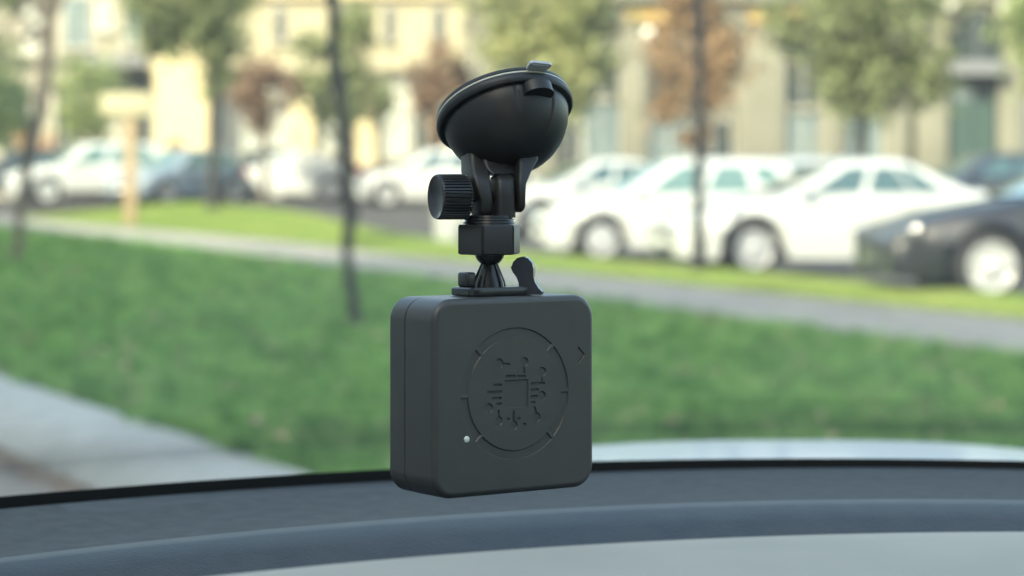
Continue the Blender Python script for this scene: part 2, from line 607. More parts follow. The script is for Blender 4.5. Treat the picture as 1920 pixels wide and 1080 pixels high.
class Facade:
    """helpers for a front wall that faces the camera at distance Y; x and z are given as image places and turned into metres"""
    def __init__(self, name, Y, label):
        self.Y = Y
        self.root = empty(name, (0, Y, -0.6))
        tag(self.root, label, 'building')

    def blk(self, name, x0, x1, y0, y1, d0, d1, m, parent=None, bevel=0.0):
        """d0 and d1: depth in metres from the wall plane, negative towards the camera"""
        X0, X1 = pxx(x0, self.Y), pxx(x1, self.Y)
        Z0, Z1 = sorted((pzz(y0, self.Y), pzz(y1, self.Y)))
        c = Vector(((X0 + X1) / 2, (d0 + d1) / 2, (Z0 + Z1) / 2 + 0.6))
        return box(name, c, (abs(X1 - X0), abs(d1 - d0), Z1 - Z0), m, parent or self.root, None, bevel)

    def window(self, x0, x1, y0, y1, m, d=-0.02, bars=1):
        w = self.blk('window', x0, x1, y0, y1, d, d + 0.08, M['frame'])
        e = 3.5
        p = self.blk('pane', x0 + e, x1 - e, y0 + e, y1 - e, d - 0.012, d + 0.02, m, w)
        p.parent = w
        if bars:
            q = self.blk('mullion', (x0 + x1) / 2 - 1.2, (x0 + x1) / 2 + 1.2, y0 + e, y1 - e, d - 0.03, d - 0.008, M['frame'], w)
        s = self.blk('sill', x0 - 3, x1 + 3, y1, y1 + 5, d - 0.14, d + 0.05, M['stone'], w)
        return w


# right building: beige stone front with pilasters and shop windows
R = Facade('stone_building', 66.0, 'long beige stone building with pilasters, shop windows and an arched window')
R.blk('wall', 868, 3100, -560, 420, 0.0, 9.0, M['stone_d'])
for x0, x1 in ((868, 930), (1002, 1042), (1165, 1211), (1378, 1470), (1538, 1578), (1656, 1700), (1716, 1774), (1868, 1916), (2010, 2060), (2200, 2250), (2400, 2450), (2600, 2650), (2800, 2850), (3040, 3095)):
    p = R.blk('pilaster', x0, x1, 46, 420, -0.34, 0.02, M['stone'], None, 0.03)
    R.blk('capital', x0 - 5, x1 + 5, 46, 58, -0.42, -0.30, M['stone'], p)
R.blk('entablature', 868, 3100, 6, 44, -0.46, 0.03, M['stone_d'])
R.blk('cornice', 866, 3100, -14, 5, -0.80, 0.03, M['stone'])
for x0, x1 in ((1174, 1262), (1400, 1524), (1590, 1650)):
    R.blk('lintel_panel', x0, x1, 22, 43, -0.50, -0.44, M['ochre'])
for x0, x1, y0, y1, m in ((934, 998, 120, 330, 'glassdark'), (1046, 1092, 110, 330, 'glassdark'), (1094, 1162, 190, 330, 'glassblue'), (1094, 1162, 70, 186, 'glassdark'),
                          (1213, 1296, 222, 330, 'glassblue'), (1213, 1296, 70, 218, 'glassdark'), (1300, 1374, 222, 330, 'glassdark'),
                          (1472, 1536, 208, 330, 'glassblue'), (1472, 1536, 70, 204, 'glassdark'), (1582, 1654, 208, 330, 'glassblue'), (1582, 1654, 70, 204, 'glassdark'),
                          (1918, 2006, 190, 330, 'glassblue'), (2070, 2190, 120, 330, 'glassdark'), (2260, 2390, 120, 330, 'glassblue'), (2460, 2590, 120, 330, 'glassdark'), (2660, 2790, 120, 330, 'glassblue'), (2860, 3030, 120, 330, 'glassdark')):
    R.window(x0, x1, y0, y1, M[m], -0.10)
for i in range(15):
    R.window(900 + i * 140, 965 + i * 140, -330, -120, M['glassdark'], -0.05)
# door with balcony and arched window above
dr = R.blk('door', 1780, 1866, 152, 420, -0.10, 0.02, M['doorgreen'])
R.blk('door_leaf', 1784, 1821, 196, 410, -0.15, -0.095, M['doorgreen'], dr)
R.blk('door_leaf', 1825, 1862, 196, 410, -0.15, -0.095, M['doorgreen'], dr)
R.blk('transom_pane', 1786, 1822, 158, 190, -0.12, -0.095, M['glassblue'], dr)
R.blk('transom_pane', 1824, 1860, 158, 190, -0.12, -0.095, M['glassdark'], dr)
R.blk('balcony', 1774, 1872, 116, 142, -0.9, 0.02, M['slate'])
bm = bmesh.new()
cx, ra = pxx(1825, 66), pxx(1868, 66) - pxx(1825, 66)
zb, zs = pzz(114, 66) + .6, pzz(66, 66) + .6
poly = [(-ra, zb), (ra, zb)] + [(ra * math.cos(a), zs + ra * 1.05 * math.sin(a)) for a in [math.pi * i / 16 for i in range(17)]]
add_prism(bm, poly, (cx, -0.55, 0), (1, 0, 0), (0, 0, 1), (0, 1, 0), 0.5)
aw = from_bm('arched_window', bm, M['glassdark'], R.root)
bm = bmesh.new()
outer = [(ra * 1.16 * math.cos(a), zs + ra * 1.2 * math.sin(a)) for a in [math.pi * i / 16 for i in range(17)]]
inner = [(ra * 1.01 * math.cos(a), zs + ra * 1.06 * math.sin(a)) for a in [math.pi * i / 16 for i in range(16, -1, -1)]]
rings = [[Vector((cx + x, yy, z)) for yy in (-0.62, -0.46)] + [] for x, z in outer]
for i in range(16):
    a0, a1, b0, b1 = outer[i], outer[i + 1], inner[16 - i], inner[15 - i]
    add_prism(bm, [a0, a1, b1, b0], (cx, -0.62, 0), (1, 0, 0), (0, 0, 1), (0, 1, 0), 0.16)
from_bm('arch_trim', bm, M['stone'], aw)
R.blk('mullion', 1823.5, 1826.5, 24, 114, -0.585, -0.56, M['slate'], aw)
# globe wall lamps
for i, (px, py) in enumerate(((1110, 66), (1217, 66), (1781, 8), (1886, 16))):
    Y = 65.0
    c = P(px, py, Y)
    e = empty('wall_lamp', c)
    bm = bmesh.new()
    add_lathe(bm, (0, 0, -0.2), (0, 0, 1), [(0.2 * math.sin(math.pi * k / 12), 0.2 - 0.2 * math.cos(math.pi * k / 12)) for k in range(13)], 16)
    from_bm('globe', bm, M['globe'], e, 60)
    bm = bmesh.new()
    add_tube(bm, [(0, 0.05, -0.2), (0, 0.25, -0.34), (0, 0.55, -0.25)], 0.03, 6)
    from_bm('bracket', bm, M['iron'], e)
    tag(e, ['opal globe wall lamp left of the first full pilaster', 'opal globe wall lamp above the dark blue shop window',
            'opal globe wall lamp left of the arched window', 'opal globe wall lamp right of the arched window'][i], 'lamp', 'globe lamps on the stone building')

# left building: sunlit cream front
Lb = Facade('cream_building', 86.0, 'sunlit cream building with yellow pilasters and upper windows')
Lb.blk('wall', 290, 900, -420, 132, 0.0, 9.0, M['cream'])
Lb.blk('ground_floor', 292, 898, 132, 390, 0.02, 8.8, M['creamlight'])
Lb.blk('cornice', 286, 904, 98, 134, -0.55, 0.05, M['cream'])
Lb.blk('ledge', 286, 904, -20, -4, -0.35, 0.05, M['yellow'])
for x0, x1, y0 in ((548, 592, 160), (668, 706, 165), (840, 880, 160)):
    p = Lb.blk('pilaster', x0, x1, y0, 390, -0.5, 0.03, M['yellow'])
    Lb.blk('capital', x0 - 4, x1 + 4, y0 - 12, y0, -0.6, 0.0, M['yellow'], p)
t = Lb.blk('gabled_bay', 302, 402, 110, 390, -1.6, 0.03, M['yellow'])
bm = bmesh.new()
poly = [(pxx(300, 86), pzz(110, 86) + .6), (pxx(404, 86), pzz(110, 86) + .6), (pxx(392, 86), pzz(58, 86) + .6), (pxx(372, 86), pzz(58, 86) + .6)]
add_prism(bm, poly, (0, -1.62, 0), (1, 0, 0), (0, 0, 1), (0, 1, 0), 1.6)
from_bm('gable', bm, M['yellow'], t)
for x in (310, 415, 525, 632, 730, 822):
    Lb.window(x - 15, x + 15, 12, 80, M['glassdark'], -0.05)
    Lb.window(x - 15, x + 15, -150, -70, M['glassdark'], -0.05)
for x0, x1 in ((430, 530), (605, 655), (714, 770)):
    Lb.window(x0, x1, 188, 300, M['glasspale'], -0.08, 0)
Lb.window(772, 820, 170, 330, M['glassdark'], -0.08)

# far left: grey building with shop canopy
Gb = Facade('grey_building', 89.0, 'grey-brown building on the far left with tall pale window')
Gb.blk('wall', -420, 284, -520, 400, 0.0, 6.0, M['greywall'])
Gb.blk('string_course', -420, 284, 104, 118, -0.3, 0.02, M['stone'])
for x0, x1, y0, y1, m in ((44, 88, 10, 104, 'glasspale'), (118, 172, -10, 92, 'glassblue'), (182, 214, 10, 60, 'glasspale'), (-80, -20, 10, 100, 'glassdark'),
                          (195, 222, 228, 300, 'frame'), (226, 286, 130, 300, 'glassdark'), (100, 150, 150, 320, 'glassdark'), (0, 60, 160, 330, 'glassdark'),
                          (232, 282, -10, 90, 'glassblue')):
    Gb.window(x0, x1, y0, y1, M[m], -0.06)
Gb.blk('canopy', 160, 283, 106, 128, -1.4, -0.31, M['slate'])

# unseen blocks added on our side of the road to keep the near grass and our car in the shade
def block(s0, s1, t1, H, label):
    root = empty('shade_block', st((s0 + s1) / 2, t1, -1.3))
    ang = math.atan2(D2.y, D2.x)
    root.rotation_euler = (0, 0, ang)     # local x runs along s, local -y ... towards the street
    L = s1 - s0
    box('wall', (0, 6, H / 2), (L, 12, H), M['bouncewall'], root)
    box('parapet', (0, 6, H + 0.2), (L + 0.5, 12.5, 0.4), M['stone'], root)
    first = None
    nx = int(L // 3.2)
    for i in range(nx):
        for k in range(int(H // 3)):
            loc = (-L / 2 + (i + 0.5) * L / nx, -0.03, 1.9 + 3 * k)
            if first is None:
                first = box('window', (0, 0, 0), (1.0, 0.1, 1.35), M['glassdark'], root)
                first.location = loc
            else:
                c = first.copy(); COL.objects.link(c); c.parent = root; c.location = loc
    tag(root, label, 'building')


ZS = 1 / math.tan(SUN_EL)
tc_, sc_ = LH.x * N2.x + LH.y * N2.y, LH.x * D2.x + LH.y * D2.y
H1, H2 = 20.0, 17.6
TB = T_PATH1 - 0.30 - ZS * tc_ * (H1 + 0.4 - 0.18)
block(-45, 34.5 - ZS * sc_ * H1, TB, H1, 'tall unseen block added behind the camera to shade the verge')
block(34.5 - ZS * sc_ * H1 + 0.02, 62, TB, H2, 'lower unseen block added behind the camera to shade the far verge')


# ------------------------------------------------------------------ trees
def leaves_mesh(name, blobs, size, m, parent, base, seed):
    r = np.random.RandomState(seed)
    allc = []
    for (c, rad, n) in blobs:
        n = int(n * 1.15)
        nc = max(6, n // 45)
        d = r.normal(size=(nc, 3)); d /= np.linalg.norm(d, axis=1)[:, None]
        cc = d * (r.uniform(0.25, 1.0, nc) ** 0.5)[:, None]
        cs = cc * np.array(rad) + np.array(c)
        k = r.randint(0, nc, n)
        sz = 0.26 * np.array(rad).mean()
        allc.append(cs[k] + r.normal(size=(n, 3)) * sz * np.where(r.uniform(0, 1, n) < 0.25, 1.35, 0.66)[:, None])
    p = np.concatenate(allc) - np.array(base)
    n = len(p)
    u = r.normal(size=(n, 3)); u /= np.linalg.norm(u, axis=1)[:, None]
    w = r.normal(size=(n, 3)); v = np.cross(u, w); v /= np.linalg.norm(v, axis=1)[:, None]
    s = r.uniform(0.6, 1.25, n)[:, None] * size
    co = np.stack([p - u * s, p + v * s * 0.55, p + u * s, p - v * s * 0.55], 1).reshape(-1, 3)
    o = bulk(name, co, n, m, 4)
    link(o, parent)
    return o


def tree(name, label, trunk, radii, blobs, size, leafm, barkm, seed, group=None, cat='tree'):
    base = Vector(trunk[0])
    root = empty(name, base)
    bm = bmesh.new()
    pts = [Vector(p) - base for p in trunk]
    # finer, slightly wandering trunk
    fine, fr = [], []
    rr = random.Random(seed)
    for i in range(len(pts) - 1):
        for k in range(4):
            f = k / 4
            q = pts[i].lerp(pts[i + 1], f)
            j = (0.35 if name == 'sapling' else 0.12) * radii[i]
            fine.append(q + Vector((rr.uniform(-j, j), rr.uniform(-j, j), 0)))
            fr.append((radii[i] * (1 - f) + radii[i + 1] * f) * rr.uniform(0.92, 1.1))
    fine.append(pts[-1]); fr.append(radii[-1])
    fr[0] *= 1.5
    add_tube(bm, fine, fr, 8)
    tk = from_bm('trunk', bm, barkm, root, 60)
    bm = bmesh.new()
    for (c, rad, n) in blobs:
        for k in range(5):
            a = fine[-1 - min(len(fine) - 2, k)]
            e = Vector(c) - base + Vector((rr.uniform(-.7, .7) * rad[0], rr.uniform(-.7, .7) * rad[1], rr.uniform(-.2, .8) * rad[2]))
            mid = a.lerp(e, 0.5) + Vector((0, 0, 0.12 * (e - a).length))
            add_tube(bm, [a, mid, e], [radii[-1] * 0.7, radii[-1] * 0.4, radii[-1] * 0.12], 5)
    from_bm('limbs', bm, barkm, tk)
    leaves_mesh('crown', blobs, size, leafm, root, base, seed)
    tag(root, label, cat, group)
    return root


def blob(x0, x1, y0, y1, Y, n, dep=None, dY=0.0):
    c = P((x0 + x1) / 2, (y0 + y1) / 2, Y + dY)
    rx = (x1 - x0) / 2 / F * Y; rz = (y1 - y0) / 2 / F * Y
    return (tuple(c), (rx, dep or rx, rz), n)


# near sapling with a thin wandering trunk
Y = G(668, 612).y
tree('sapling', 'thin dark wandering sapling trunk on the near grass left of the device',
     [G(668, 612), P(661, 540, Y), P(653, 470, Y), P(655, 400, Y), P(650, 350, Y), P(641, 290, Y), P(645, 230, Y), P(633, 150, Y), P(628, 90, Y), P(621, 0, Y), P(616, -130, Y)],
     [.052, .047, .042, .054, .040, .050, .042, .058, .046, .052, .04],
     [blob(400, 840, -460, -120, Y, 1500)], 0.06, M['leafgreen'], M['bark'], 11)
# leaning tree on the left
Y = G(32, 488).y
tree('tree', 'slim leaning tree at the left edge of the grass',
     [G(32, 488), P(38, 400, Y), P(52, 300, Y), P(76, 200, Y), P(90, 80, Y), P(96, -60, Y)], [.075, .065, .10, .11, .10, .07],
     [blob(-90, 40, -120, 90, Y, 1100), blob(-70, 44, 60, 260, Y, 1000, 1.0), blob(60, 260, -260, -60, Y, 900)], 0.075, M['leafgreen'], M['barkbrown'], 12)
# tree above the blue-grey car
Y = 57.0
tree('tree', 'olive green tree in front of the bright yellow bay',
     [Vector((pxx(400, Y), Y, lot_z(Y) + .05)), P(400, 300, Y), P(402, 180, Y), P(398, 90, Y), P(395, 10, Y)], [.13, .12, .14, .12, .08],
     [blob(225, 420, -120, 88, Y, 2600), blob(330, 480, -100, 110, Y, 1500), blob(378, 430, 60, 190, Y, 420), blob(270, 340, 40, 110, Y, 420)], 0.12, M['leafolive'], M['bark'], 13)
pear = lambda x0, x1, y0, y1, Y, n: [blob(x0, x1, y0, y0 + (y1 - y0) * .62, Y, int(n * .6)), blob(x0 + (x1 - x0) * .12, x1 - (x1 - x0) * .12, y0 + (y1 - y0) * .35, y0 + (y1 - y0) * .85, Y, int(n * .3)),
                                     blob(x0 + (x1 - x0) * .36, x1 - (x1 - x0) * .36, y0 + (y1 - y0) * .7, y1, Y, int(n * .1))]
Y = 64.0
tree('tree', 'brown-leaved tree with tapering crown before the pale shop front', [Vector((pxx(497, Y), Y, lot_z(Y))), P(497, 300, Y), P(497, 230, Y), P(497, 170, Y)], [.1, .09, .08, .05],
     pear(432, 552, 120, 262, Y, 1500), 0.12, M['leafbrown'], M['barkbrown'], 14)
Y = 66.0
tree('tree', 'green tree behind the thin sapling trunk', [Vector((pxx(660, Y), Y, lot_z(Y))), P(660, 260, Y), P(655, 180, Y), P(652, 90, Y)], [.12, .11, .1, .06],
     [blob(565, 735, 120, 235, Y, 1300), blob(605, 705, 10, 160, Y, 1000), blob(540, 640, 60, 170, Y, 300)], 0.13, M['leafolive'], M['bark'], 15)
Y = 65.0
tree('tree', 'brown-leaved tree standing left of the suction cup', [Vector((pxx(818, Y), Y, lot_z(Y))), P(818, 280, Y), P(818, 200, Y), P(818, 130, Y)], [.1, .09, .08, .05],
     pear(775, 868, 84, 285, Y, 1400), 0.12, M['leafbrown'], M['barkbrown'], 16)
Y = 50.0
tree('tree', 'broad yellow-green tree right behind the suction cup', [Vector((pxx(985, Y), Y, lot_z(Y))), P(985, 260, Y), P(990, 170, Y), P(1000, 60, Y)], [.14, .13, .12, .08],
     [blob(890, 1150, -140, 90, Y, 2600), blob(1000, 1165, 20, 200, Y, 1500), blob(900, 1010, 40, 130, Y, 600)], 0.12, M['leafyellow'], M['bark'], 17)
Y = 46.0
tree('tree', 'orange autumn tree behind the dark lamp post', [Vector((pxx(1309, Y), Y, lot_z(Y))), P(1309, 320, Y), P(1309, 240, Y), P(1309, 120, Y)], [.09, .08, .07, .04],
     pear(1208, 1398, 10, 285, Y, 1900) + [blob(1250, 1360, -90, 60, Y, 700)], 0.10, M['leaforange'], M['bark'], 18)
Y = 48.0
tree('tree', 'large olive green tree before the shop windows on the right', [Vector((pxx(1615, Y), Y, lot_z(Y))), P(1615, 270, Y), P(1618, 200, Y), P(1625, 80, Y)], [.13, .12, .11, .07],
     [blob(1490, 1770, -130, 130, Y, 3200), blob(1520, 1700, 60, 235, Y, 1500), blob(1660, 1785, 70, 200, Y, 700), blob(1415, 1520, 10, 110, Y, 260)], 0.11, M['leafolive'], M['bark'], 19)
tree('tree', 'green tree cut off by the right edge of the view', [Vector((pxx(1985, Y), Y, lot_z(Y))), P(1985, 270, Y), P(1985, 200, Y), P(1985, 80, Y)], [.13, .12, .11, .07],
     [blob(1890, 2100, -60, 190, Y, 2400)], 0.11, M['leafgreen'], M['bark'], 20)
Y = 70.0
tree('tree', 'light green tree left of the cream sign', [Vector((pxx(168, Y), Y, lot_z(Y))), P(168, 290, Y), P(168, 220, Y), P(168, 150, Y)], [.12, .11, .1, .06],
     [blob(112, 226, 118, 262, Y, 1700), blob(-40, 40, 120, 270, Y, 900)], 0.13, M['leafgreen'], M['barkbrown'], 21)


def shrub(label, x0, x1, y0, Y, m, seed):
    b = Vector((pxx((x0 + x1) / 2, Y), Y, lot_z(Y)))
    bl = [blob(x0, x1, y0, y0 + 70, Y, 700), blob(x0 + 8, x1 - 8, y0 + 40, y0 + 110, Y, 500)]
    root = tree('shrub', label, [b, b + Vector((0, 0, .3)), b + Vector((0, 0, .7))], [.05, .045, .03], bl, 0.09, m, M['barkbrown'], seed, None, 'shrub')


shrub('rust orange shrub behind the cars on the far left', 28, 112, 250, 74.0, M['leafrust'], 31)
shrub('golden shrub at the foot of the bright yellow bay', 306, 364, 270, 72.0, M['leafgold'], 32)


# ------------------------------------------------------------------ street furniture
b = Vector((pxx(1311, 27.8), 27.8, ZG + 0.03))
e = empty('lamp_post', b)
bm = bmesh.new(); add_lathe(bm, (0, 0, 0), (0, 0, 1), [(0.08, 0), (0.08, .45), (0.064, .5), (0.060, 2.8), (0.055, 5.6)], 16)
from_bm('pole', bm, M['iron'], e, 40)
bm = bmesh.new(); add_lathe(bm, (0, 0, 0), (0, 0, 1), [(0.17, 0.0), (0.17, 0.05), (0.11, 0.09), (0.1, 0.14)], 16)
from_bm('base_flange', bm, M['iron'], e, 40)
bm = bmesh.new(); add_lathe(bm, (0, 0, 5.6), (0, 0, 1), [(0.05, 0), (0.16, .1), (0.24, .45), (0.26, .5), (0.05, .66)], 16)
from_bm('lantern', bm, M['globe'], e, 40)
tag(e, 'straight dark lamp post standing in front of the white cars', 'lamp post')

bp = st(37.0, 11.45)
bp.z = lot_z(bp.y) - 0.02
bm = bmesh.new()
add_box(bm, (0, 0, 0.31), (0.34, 0.34, 0.62), Matrix.Rotation(0.3, 4, 'Z'), 0.03, 3)
add_box(bm, (0, 0, 0.655), (0.40, 0.40, 0.07), Matrix.Rotation(0.3, 4, 'Z'), 0.02, 2)
o = from_bm('bollard', bm, M['creamlight'], None, 40); o.location = bp
tag(o, 'short pale stone bollard at the edge of the grass strip, left of the device mount', 'bollard')

Y = 52.0
b = Vector((pxx(245, Y), Y, lot_z(Y) - 0.12))
e = empty('sign_post', b)
zc = pzz(196, Y) - b.z
box('post', (0, 0, zc / 2 + 0.1), (0.27, 0.2, zc + 0.2), M['wood'], e, None, 0.02)
zc = pzz(196, Y) - b.z
box('sign_board', (pxx(237, Y) - b.x, -0.14, zc), (1.08, 0.05, 0.50), M['signcream'], e, None, 0.01)
box('cap', (0, 0, zc + 0.22), (0.34, 0.27, 0.05), M['wood'], e, None, 0.01)
tag(e, 'tan timber post carrying a blank cream sign board', 'sign')


# ------------------------------------------------------------------ parked cars
def bump01(x, a, b):
    x = (x - a) / (b - a)
    x = min(1, max(0, x))
    return x * x * (3 - 2 * x)


def interp(tab, x):
    if x <= tab[0][0]: return tab[0][1]
    for (a, b), (c, d) in zip(tab, tab[1:]):
        if x <= c:
            return b + (d - b) * (x - a) / (c - a)
    return tab[-1][1]


KINDS = {
    'sedan': dict(L=4.55, W=0.90, H=1.44, wb=1.34, wr=0.335, deck=[(-2.28, .78), (-2.2, .98), (-1.55, 1.03), (0.8, .98), (1.0, .96), (1.7, .84), (2.1, .72), (2.28, .56)],
                  belt=(-1.62, .98), roof=(-0.78, .12)),
    'hatch': dict(L=4.1, W=0.88, H=1.50, wb=1.27, wr=0.325, deck=[(-2.05, .80), (-2.0, 1.0), (0.8, .98), (1.0, .96), (1.6, .85), (1.92, .72), (2.05, .55)],
                  belt=(-1.96, 1.0), roof=(-1.45, .2)),
    'suv': dict(L=4.5, W=0.92, H=1.68, wb=1.33, wr=0.365, deck=[(-2.25, .85), (-2.2, 1.08), (0.8, 1.06), (1.0, 1.04), (1.75, .96), (2.12, .84), (2.25, .62)],
                belt=(-2.1, 1.02), roof=(-1.65, .3)),
}


def car(label, kind, pm, front_wheel, heading, glass='carglass', near=1, z=None, group='cars parked beyond the grass strip', clad=None, lampm='lamp', platem='plate'):
    k = KINDS[kind]
    L, W, H, wb, wr = k['L'], k['W'], k['H'], k['wb'], k['wr']
    h = Vector((heading[0], heading[1])).normalized()
    rz = math.atan2(h.y, h.x)
    lx, ly = wb, near * (W - 0.1)
    loc = Vector((front_wheel.x - (h.x * lx - h.y * ly), front_wheel.y - (h.y * lx + h.x * ly), lot_z(front_wheel.y) if z is None else z))
    root = empty('parked_car', loc, rz)
    tag(root, label, 'car', group)
    half = L / 2
    # lower body: sections along the length with real wheel arches
    bm = bmesh.new()
    rings = []
    N = 72
    for i in range(N + 1):
        x = -half + L * i / N
        end = 1 - 0.16 * (abs(x) / half) ** 5 - 0.05 * (abs(x) / half) ** 2
        w = W * end
        zt = interp(k['deck'], x)
        zb = 0.20 + 0.12 * max(0, abs(x) - half + 0.35)
        for c in (wb, -wb):
            d = abs(x - c)
            if d < wr + 0.06:
                zb = max(zb, wr + math.sqrt((wr + 0.06) ** 2 - d * d))
        zb = min(zb, zt - 0.08)
        zm = max(min(0.55, zt - 0.05), zb + 0.03)
        zs = max(zt - 0.07, zm + 0.02)
        zt2 = max(zt, zs + 0.02)
        half_r = [(w * .93, zb), (w, zm), (w * .97, zs), (w * .88, zt2), (w * .45, zt2 + 0.025)]
        ring = [Vector((x, y, zz)) for y, zz in half_r] + [Vector((x, -y, zz)) for y, zz in half_r[::-1]]
        rings.append(ring)
    add_loft(bm, rings, True, True)
    from_bm('body', bm, pm, root, 40)
    # underbody
    box('underbody', (0, 0, 0.42), (L - 0.5, 2 * W - 0.52, 0.4), M['trim'], root)
    if clad:
        for s in (-1, 1):
            box('sill_cladding', (0, s * (W - 0.005), 0.26), (2 * (wb - wr) - 0.18, 0.06, 0.2), M['trim'], root, None, 0.02)
    # cabin
    b0, b1 = k['belt']; r0, r1 = k['roof']
    zbelt = interp(k['deck'], 0) - 0.02
    def lvl(f, inset=0.0):
        # f 0 = belt, 1 = roof edge
        x0 = b0 + (r0 - b0) * f; x1 = b1 + (r1 - b1) * f
        ww = W * (0.90 - 0.20 * f)
        zz = zbelt + (H - 0.06 - zbelt) * f
        return x0 + inset, x1 - inset, ww - inset * 0.6, zz
    def ringof(x0, x1, ww, zz, bow=0.1):
        xs = [x0, x0 + .06, (x0 * 2 + x1) / 3, (x0 + 2 * x1) / 3, x1 - .08, x1]
        ys = [0.80, .97, 1.0, 1.0, .95, .78]
        a = [Vector((x, y * ww, zz)) for x, y in zip(xs, ys)] + [Vector((x1 + bow, 0, zz))]
        bb = [Vector((x, -y * ww, zz)) for x, y in zip(xs[::-1], ys[::-1])] + [Vector((x0 - bow * .6, 0, zz))]
        return a + bb
    bm = bmesh.new()
    rr = [ringof(*lvl(0)), ringof(*lvl(.5)), ringof(*lvl(1))]
    x0, x1, ww, zz = lvl(1)
    rr.append(ringof(x0 + .10, x1 - .12, ww - .08, H - .02)); rr.append(ringof(x0 + .3, x1 - .35, ww * .5, H))
    add_loft(bm, rr, True, True)
    from_bm('cabin', bm, pm, root, 50)
    # panes, 12 mm proud of the cabin shell
    gm = M[glass]
    def side_pane(s, u0, u1, f0=.08, f1=.88):
        def pt(u, f):
            x0, x1, ww, zz = lvl(f)
            return Vector((x0 + (x1 - x0) * u, s * (ww * 1.0 + 0.012), zz))
        def pt2(u, f):
            q = pt(u, f); q.y -= s * 0.06; return q
        vs = [pt(u0, f0), pt(u1, f0), pt(u1 - .01, f1), pt(u0 + .02, f1)]
        vs += [v - Vector((0, s * 0.05, 0)) for v in vs]
        from_data('side_window', vs, [(0, 1, 2, 3), (4, 5, 6, 7), (0, 1, 5, 4), (1, 2, 6, 5), (2, 3, 7, 6), (3, 0, 4, 7)], gm, root)
    for s in (-1, 1):
        side_pane(s, .12, .30) if kind != 'sedan' else side_pane(s, .16, .33)
        side_pane(s, .34, .58)
        side_pane(s, .62, .88)
    def end_pane(name, front):
        vs = []
        for f in (.06, .9):
            x0, x1, ww, zz = lvl(f)
            for y in (-.74, -.3, 0, .3, .74):
                bow = 0.1 * (1 - (abs(y) / .78))
                xx = (x1 + bow + 0.02) if front else (x0 - bow * .6 - 0.02)
                vs.append(Vector((xx, y * ww, zz + 0.012)))
        fs = [(i, i + 1, i + 6, i + 5) for i in range(4)]
        n = len(vs)
        dx = -0.05 if front else 0.05
        vs += [v + Vector((dx, 0, 0)) for v in vs]
        fs += [tuple(n + q for q in f) for f in fs]
        fs += [(0, 5, 15, 10), (4, 9, 19, 14)] + [(i, i + 1, i + 11, i + 10) for i in range(4)] + [(5 + i, 6 + i, 16 + i, 15 + i) for i in range(4)]
        from_data(name, vs, fs, gm, root, 30)
    end_pane('windscreen', True)
    end_pane('rear_window', False)
    # wheels
    for sx in (wb, -wb):
        for s in (-1, 1):
            bm = bmesh.new()
            y0 = s * (W - 0.20)
            add_lathe(bm, (sx, y0 - s * 0.02, wr), (0, s, 0), [(wr * .62, 0), (wr * .93, 0), (wr, .03), (wr, .17), (wr * .95, .2), (wr * .72, .205), (wr * .70, .15), (wr * .62, .12)], 28)
            wh = from_bm('wheel', bm, M['tyre'], root, 40)
            bm = bmesh.new()
            add_lathe(bm, (sx, y0, wr), (0, s, 0), [(wr * .71, .10), (wr * .71, .185), (wr * .66, .185), (wr * .64, .12), (wr * .1, .12)], 28)
            for a in range(5):
                an = a * 2 * math.pi / 5 + 0.3
                c = Vector((sx + math.cos(an) * wr * .36, y0 + s * 0.155, wr + math.sin(an) * wr * .36))
                add_box(bm, c, (wr * .62, 0.04, wr * .2), Matrix.Rotation(-an, 4, 'Y'))
            add_lathe(bm, (sx, y0, wr), (0, s, 0), [(wr * .17, .12), (wr * .17, .18), (wr * .12, .19)], 14)
            from_bm('rim', bm, M['rim'], wh, 40)
    # lamps, grille, bumpers, mirrors, handles, plates
    zf = interp(k['deck'], half - 0.18)
    for s in (-1, 1):
        box('headlight', (half - 0.20, s * W * 0.70, zf - 0.08), (0.34, 0.34, 0.13), M[lampm], root, Matrix.Rotation(s * -0.55, 4, 'Z') @ Matrix.Rotation(0.25, 4, 'Y'), 0.04)
        box('taillight', (-half + 0.13, s * W * 0.76, .86), (0.26, 0.22, 0.17), M['redlamp'], root, Matrix.Rotation(s * 0.4, 4, 'Z'), 0.04)
        box('mirror', (b1 - 0.22, s * (W + 0.06), zbelt + 0.10), (0.13, 0.22, 0.14), pm, root, None, 0.04)
        for xx in (-.62, .32):
            box('door_handle', (xx, s * (W * .985), zbelt - 0.14), (0.17, 0.035, 0.03), pm, root, None, 0.01)
        box('fog_recess', (half - 0.20, s * W * .62, .36), (0.30, 0.30, 0.18), M['trim'], root, Matrix.Rotation(s * -0.5, 4, 'Z'), 0.03)
    box('grille', (half - 0.035, 0, .50), (0.10, W * .95, 0.16), M['trim'], root, None, 0.02)
    box('lower_grille', (half - 0.06, 0, .30), (0.13, W * 1.0, 0.12), M['trim'], root, None, 0.02)
    box('number_plate', (half + 0.022, 0, .42), (0.02, 0.50, 0.11), M[platem], root)
    box('number_plate', (-half - 0.012, 0, .68), (0.02, 0.50, 0.11), M['plate'], root)
    return root


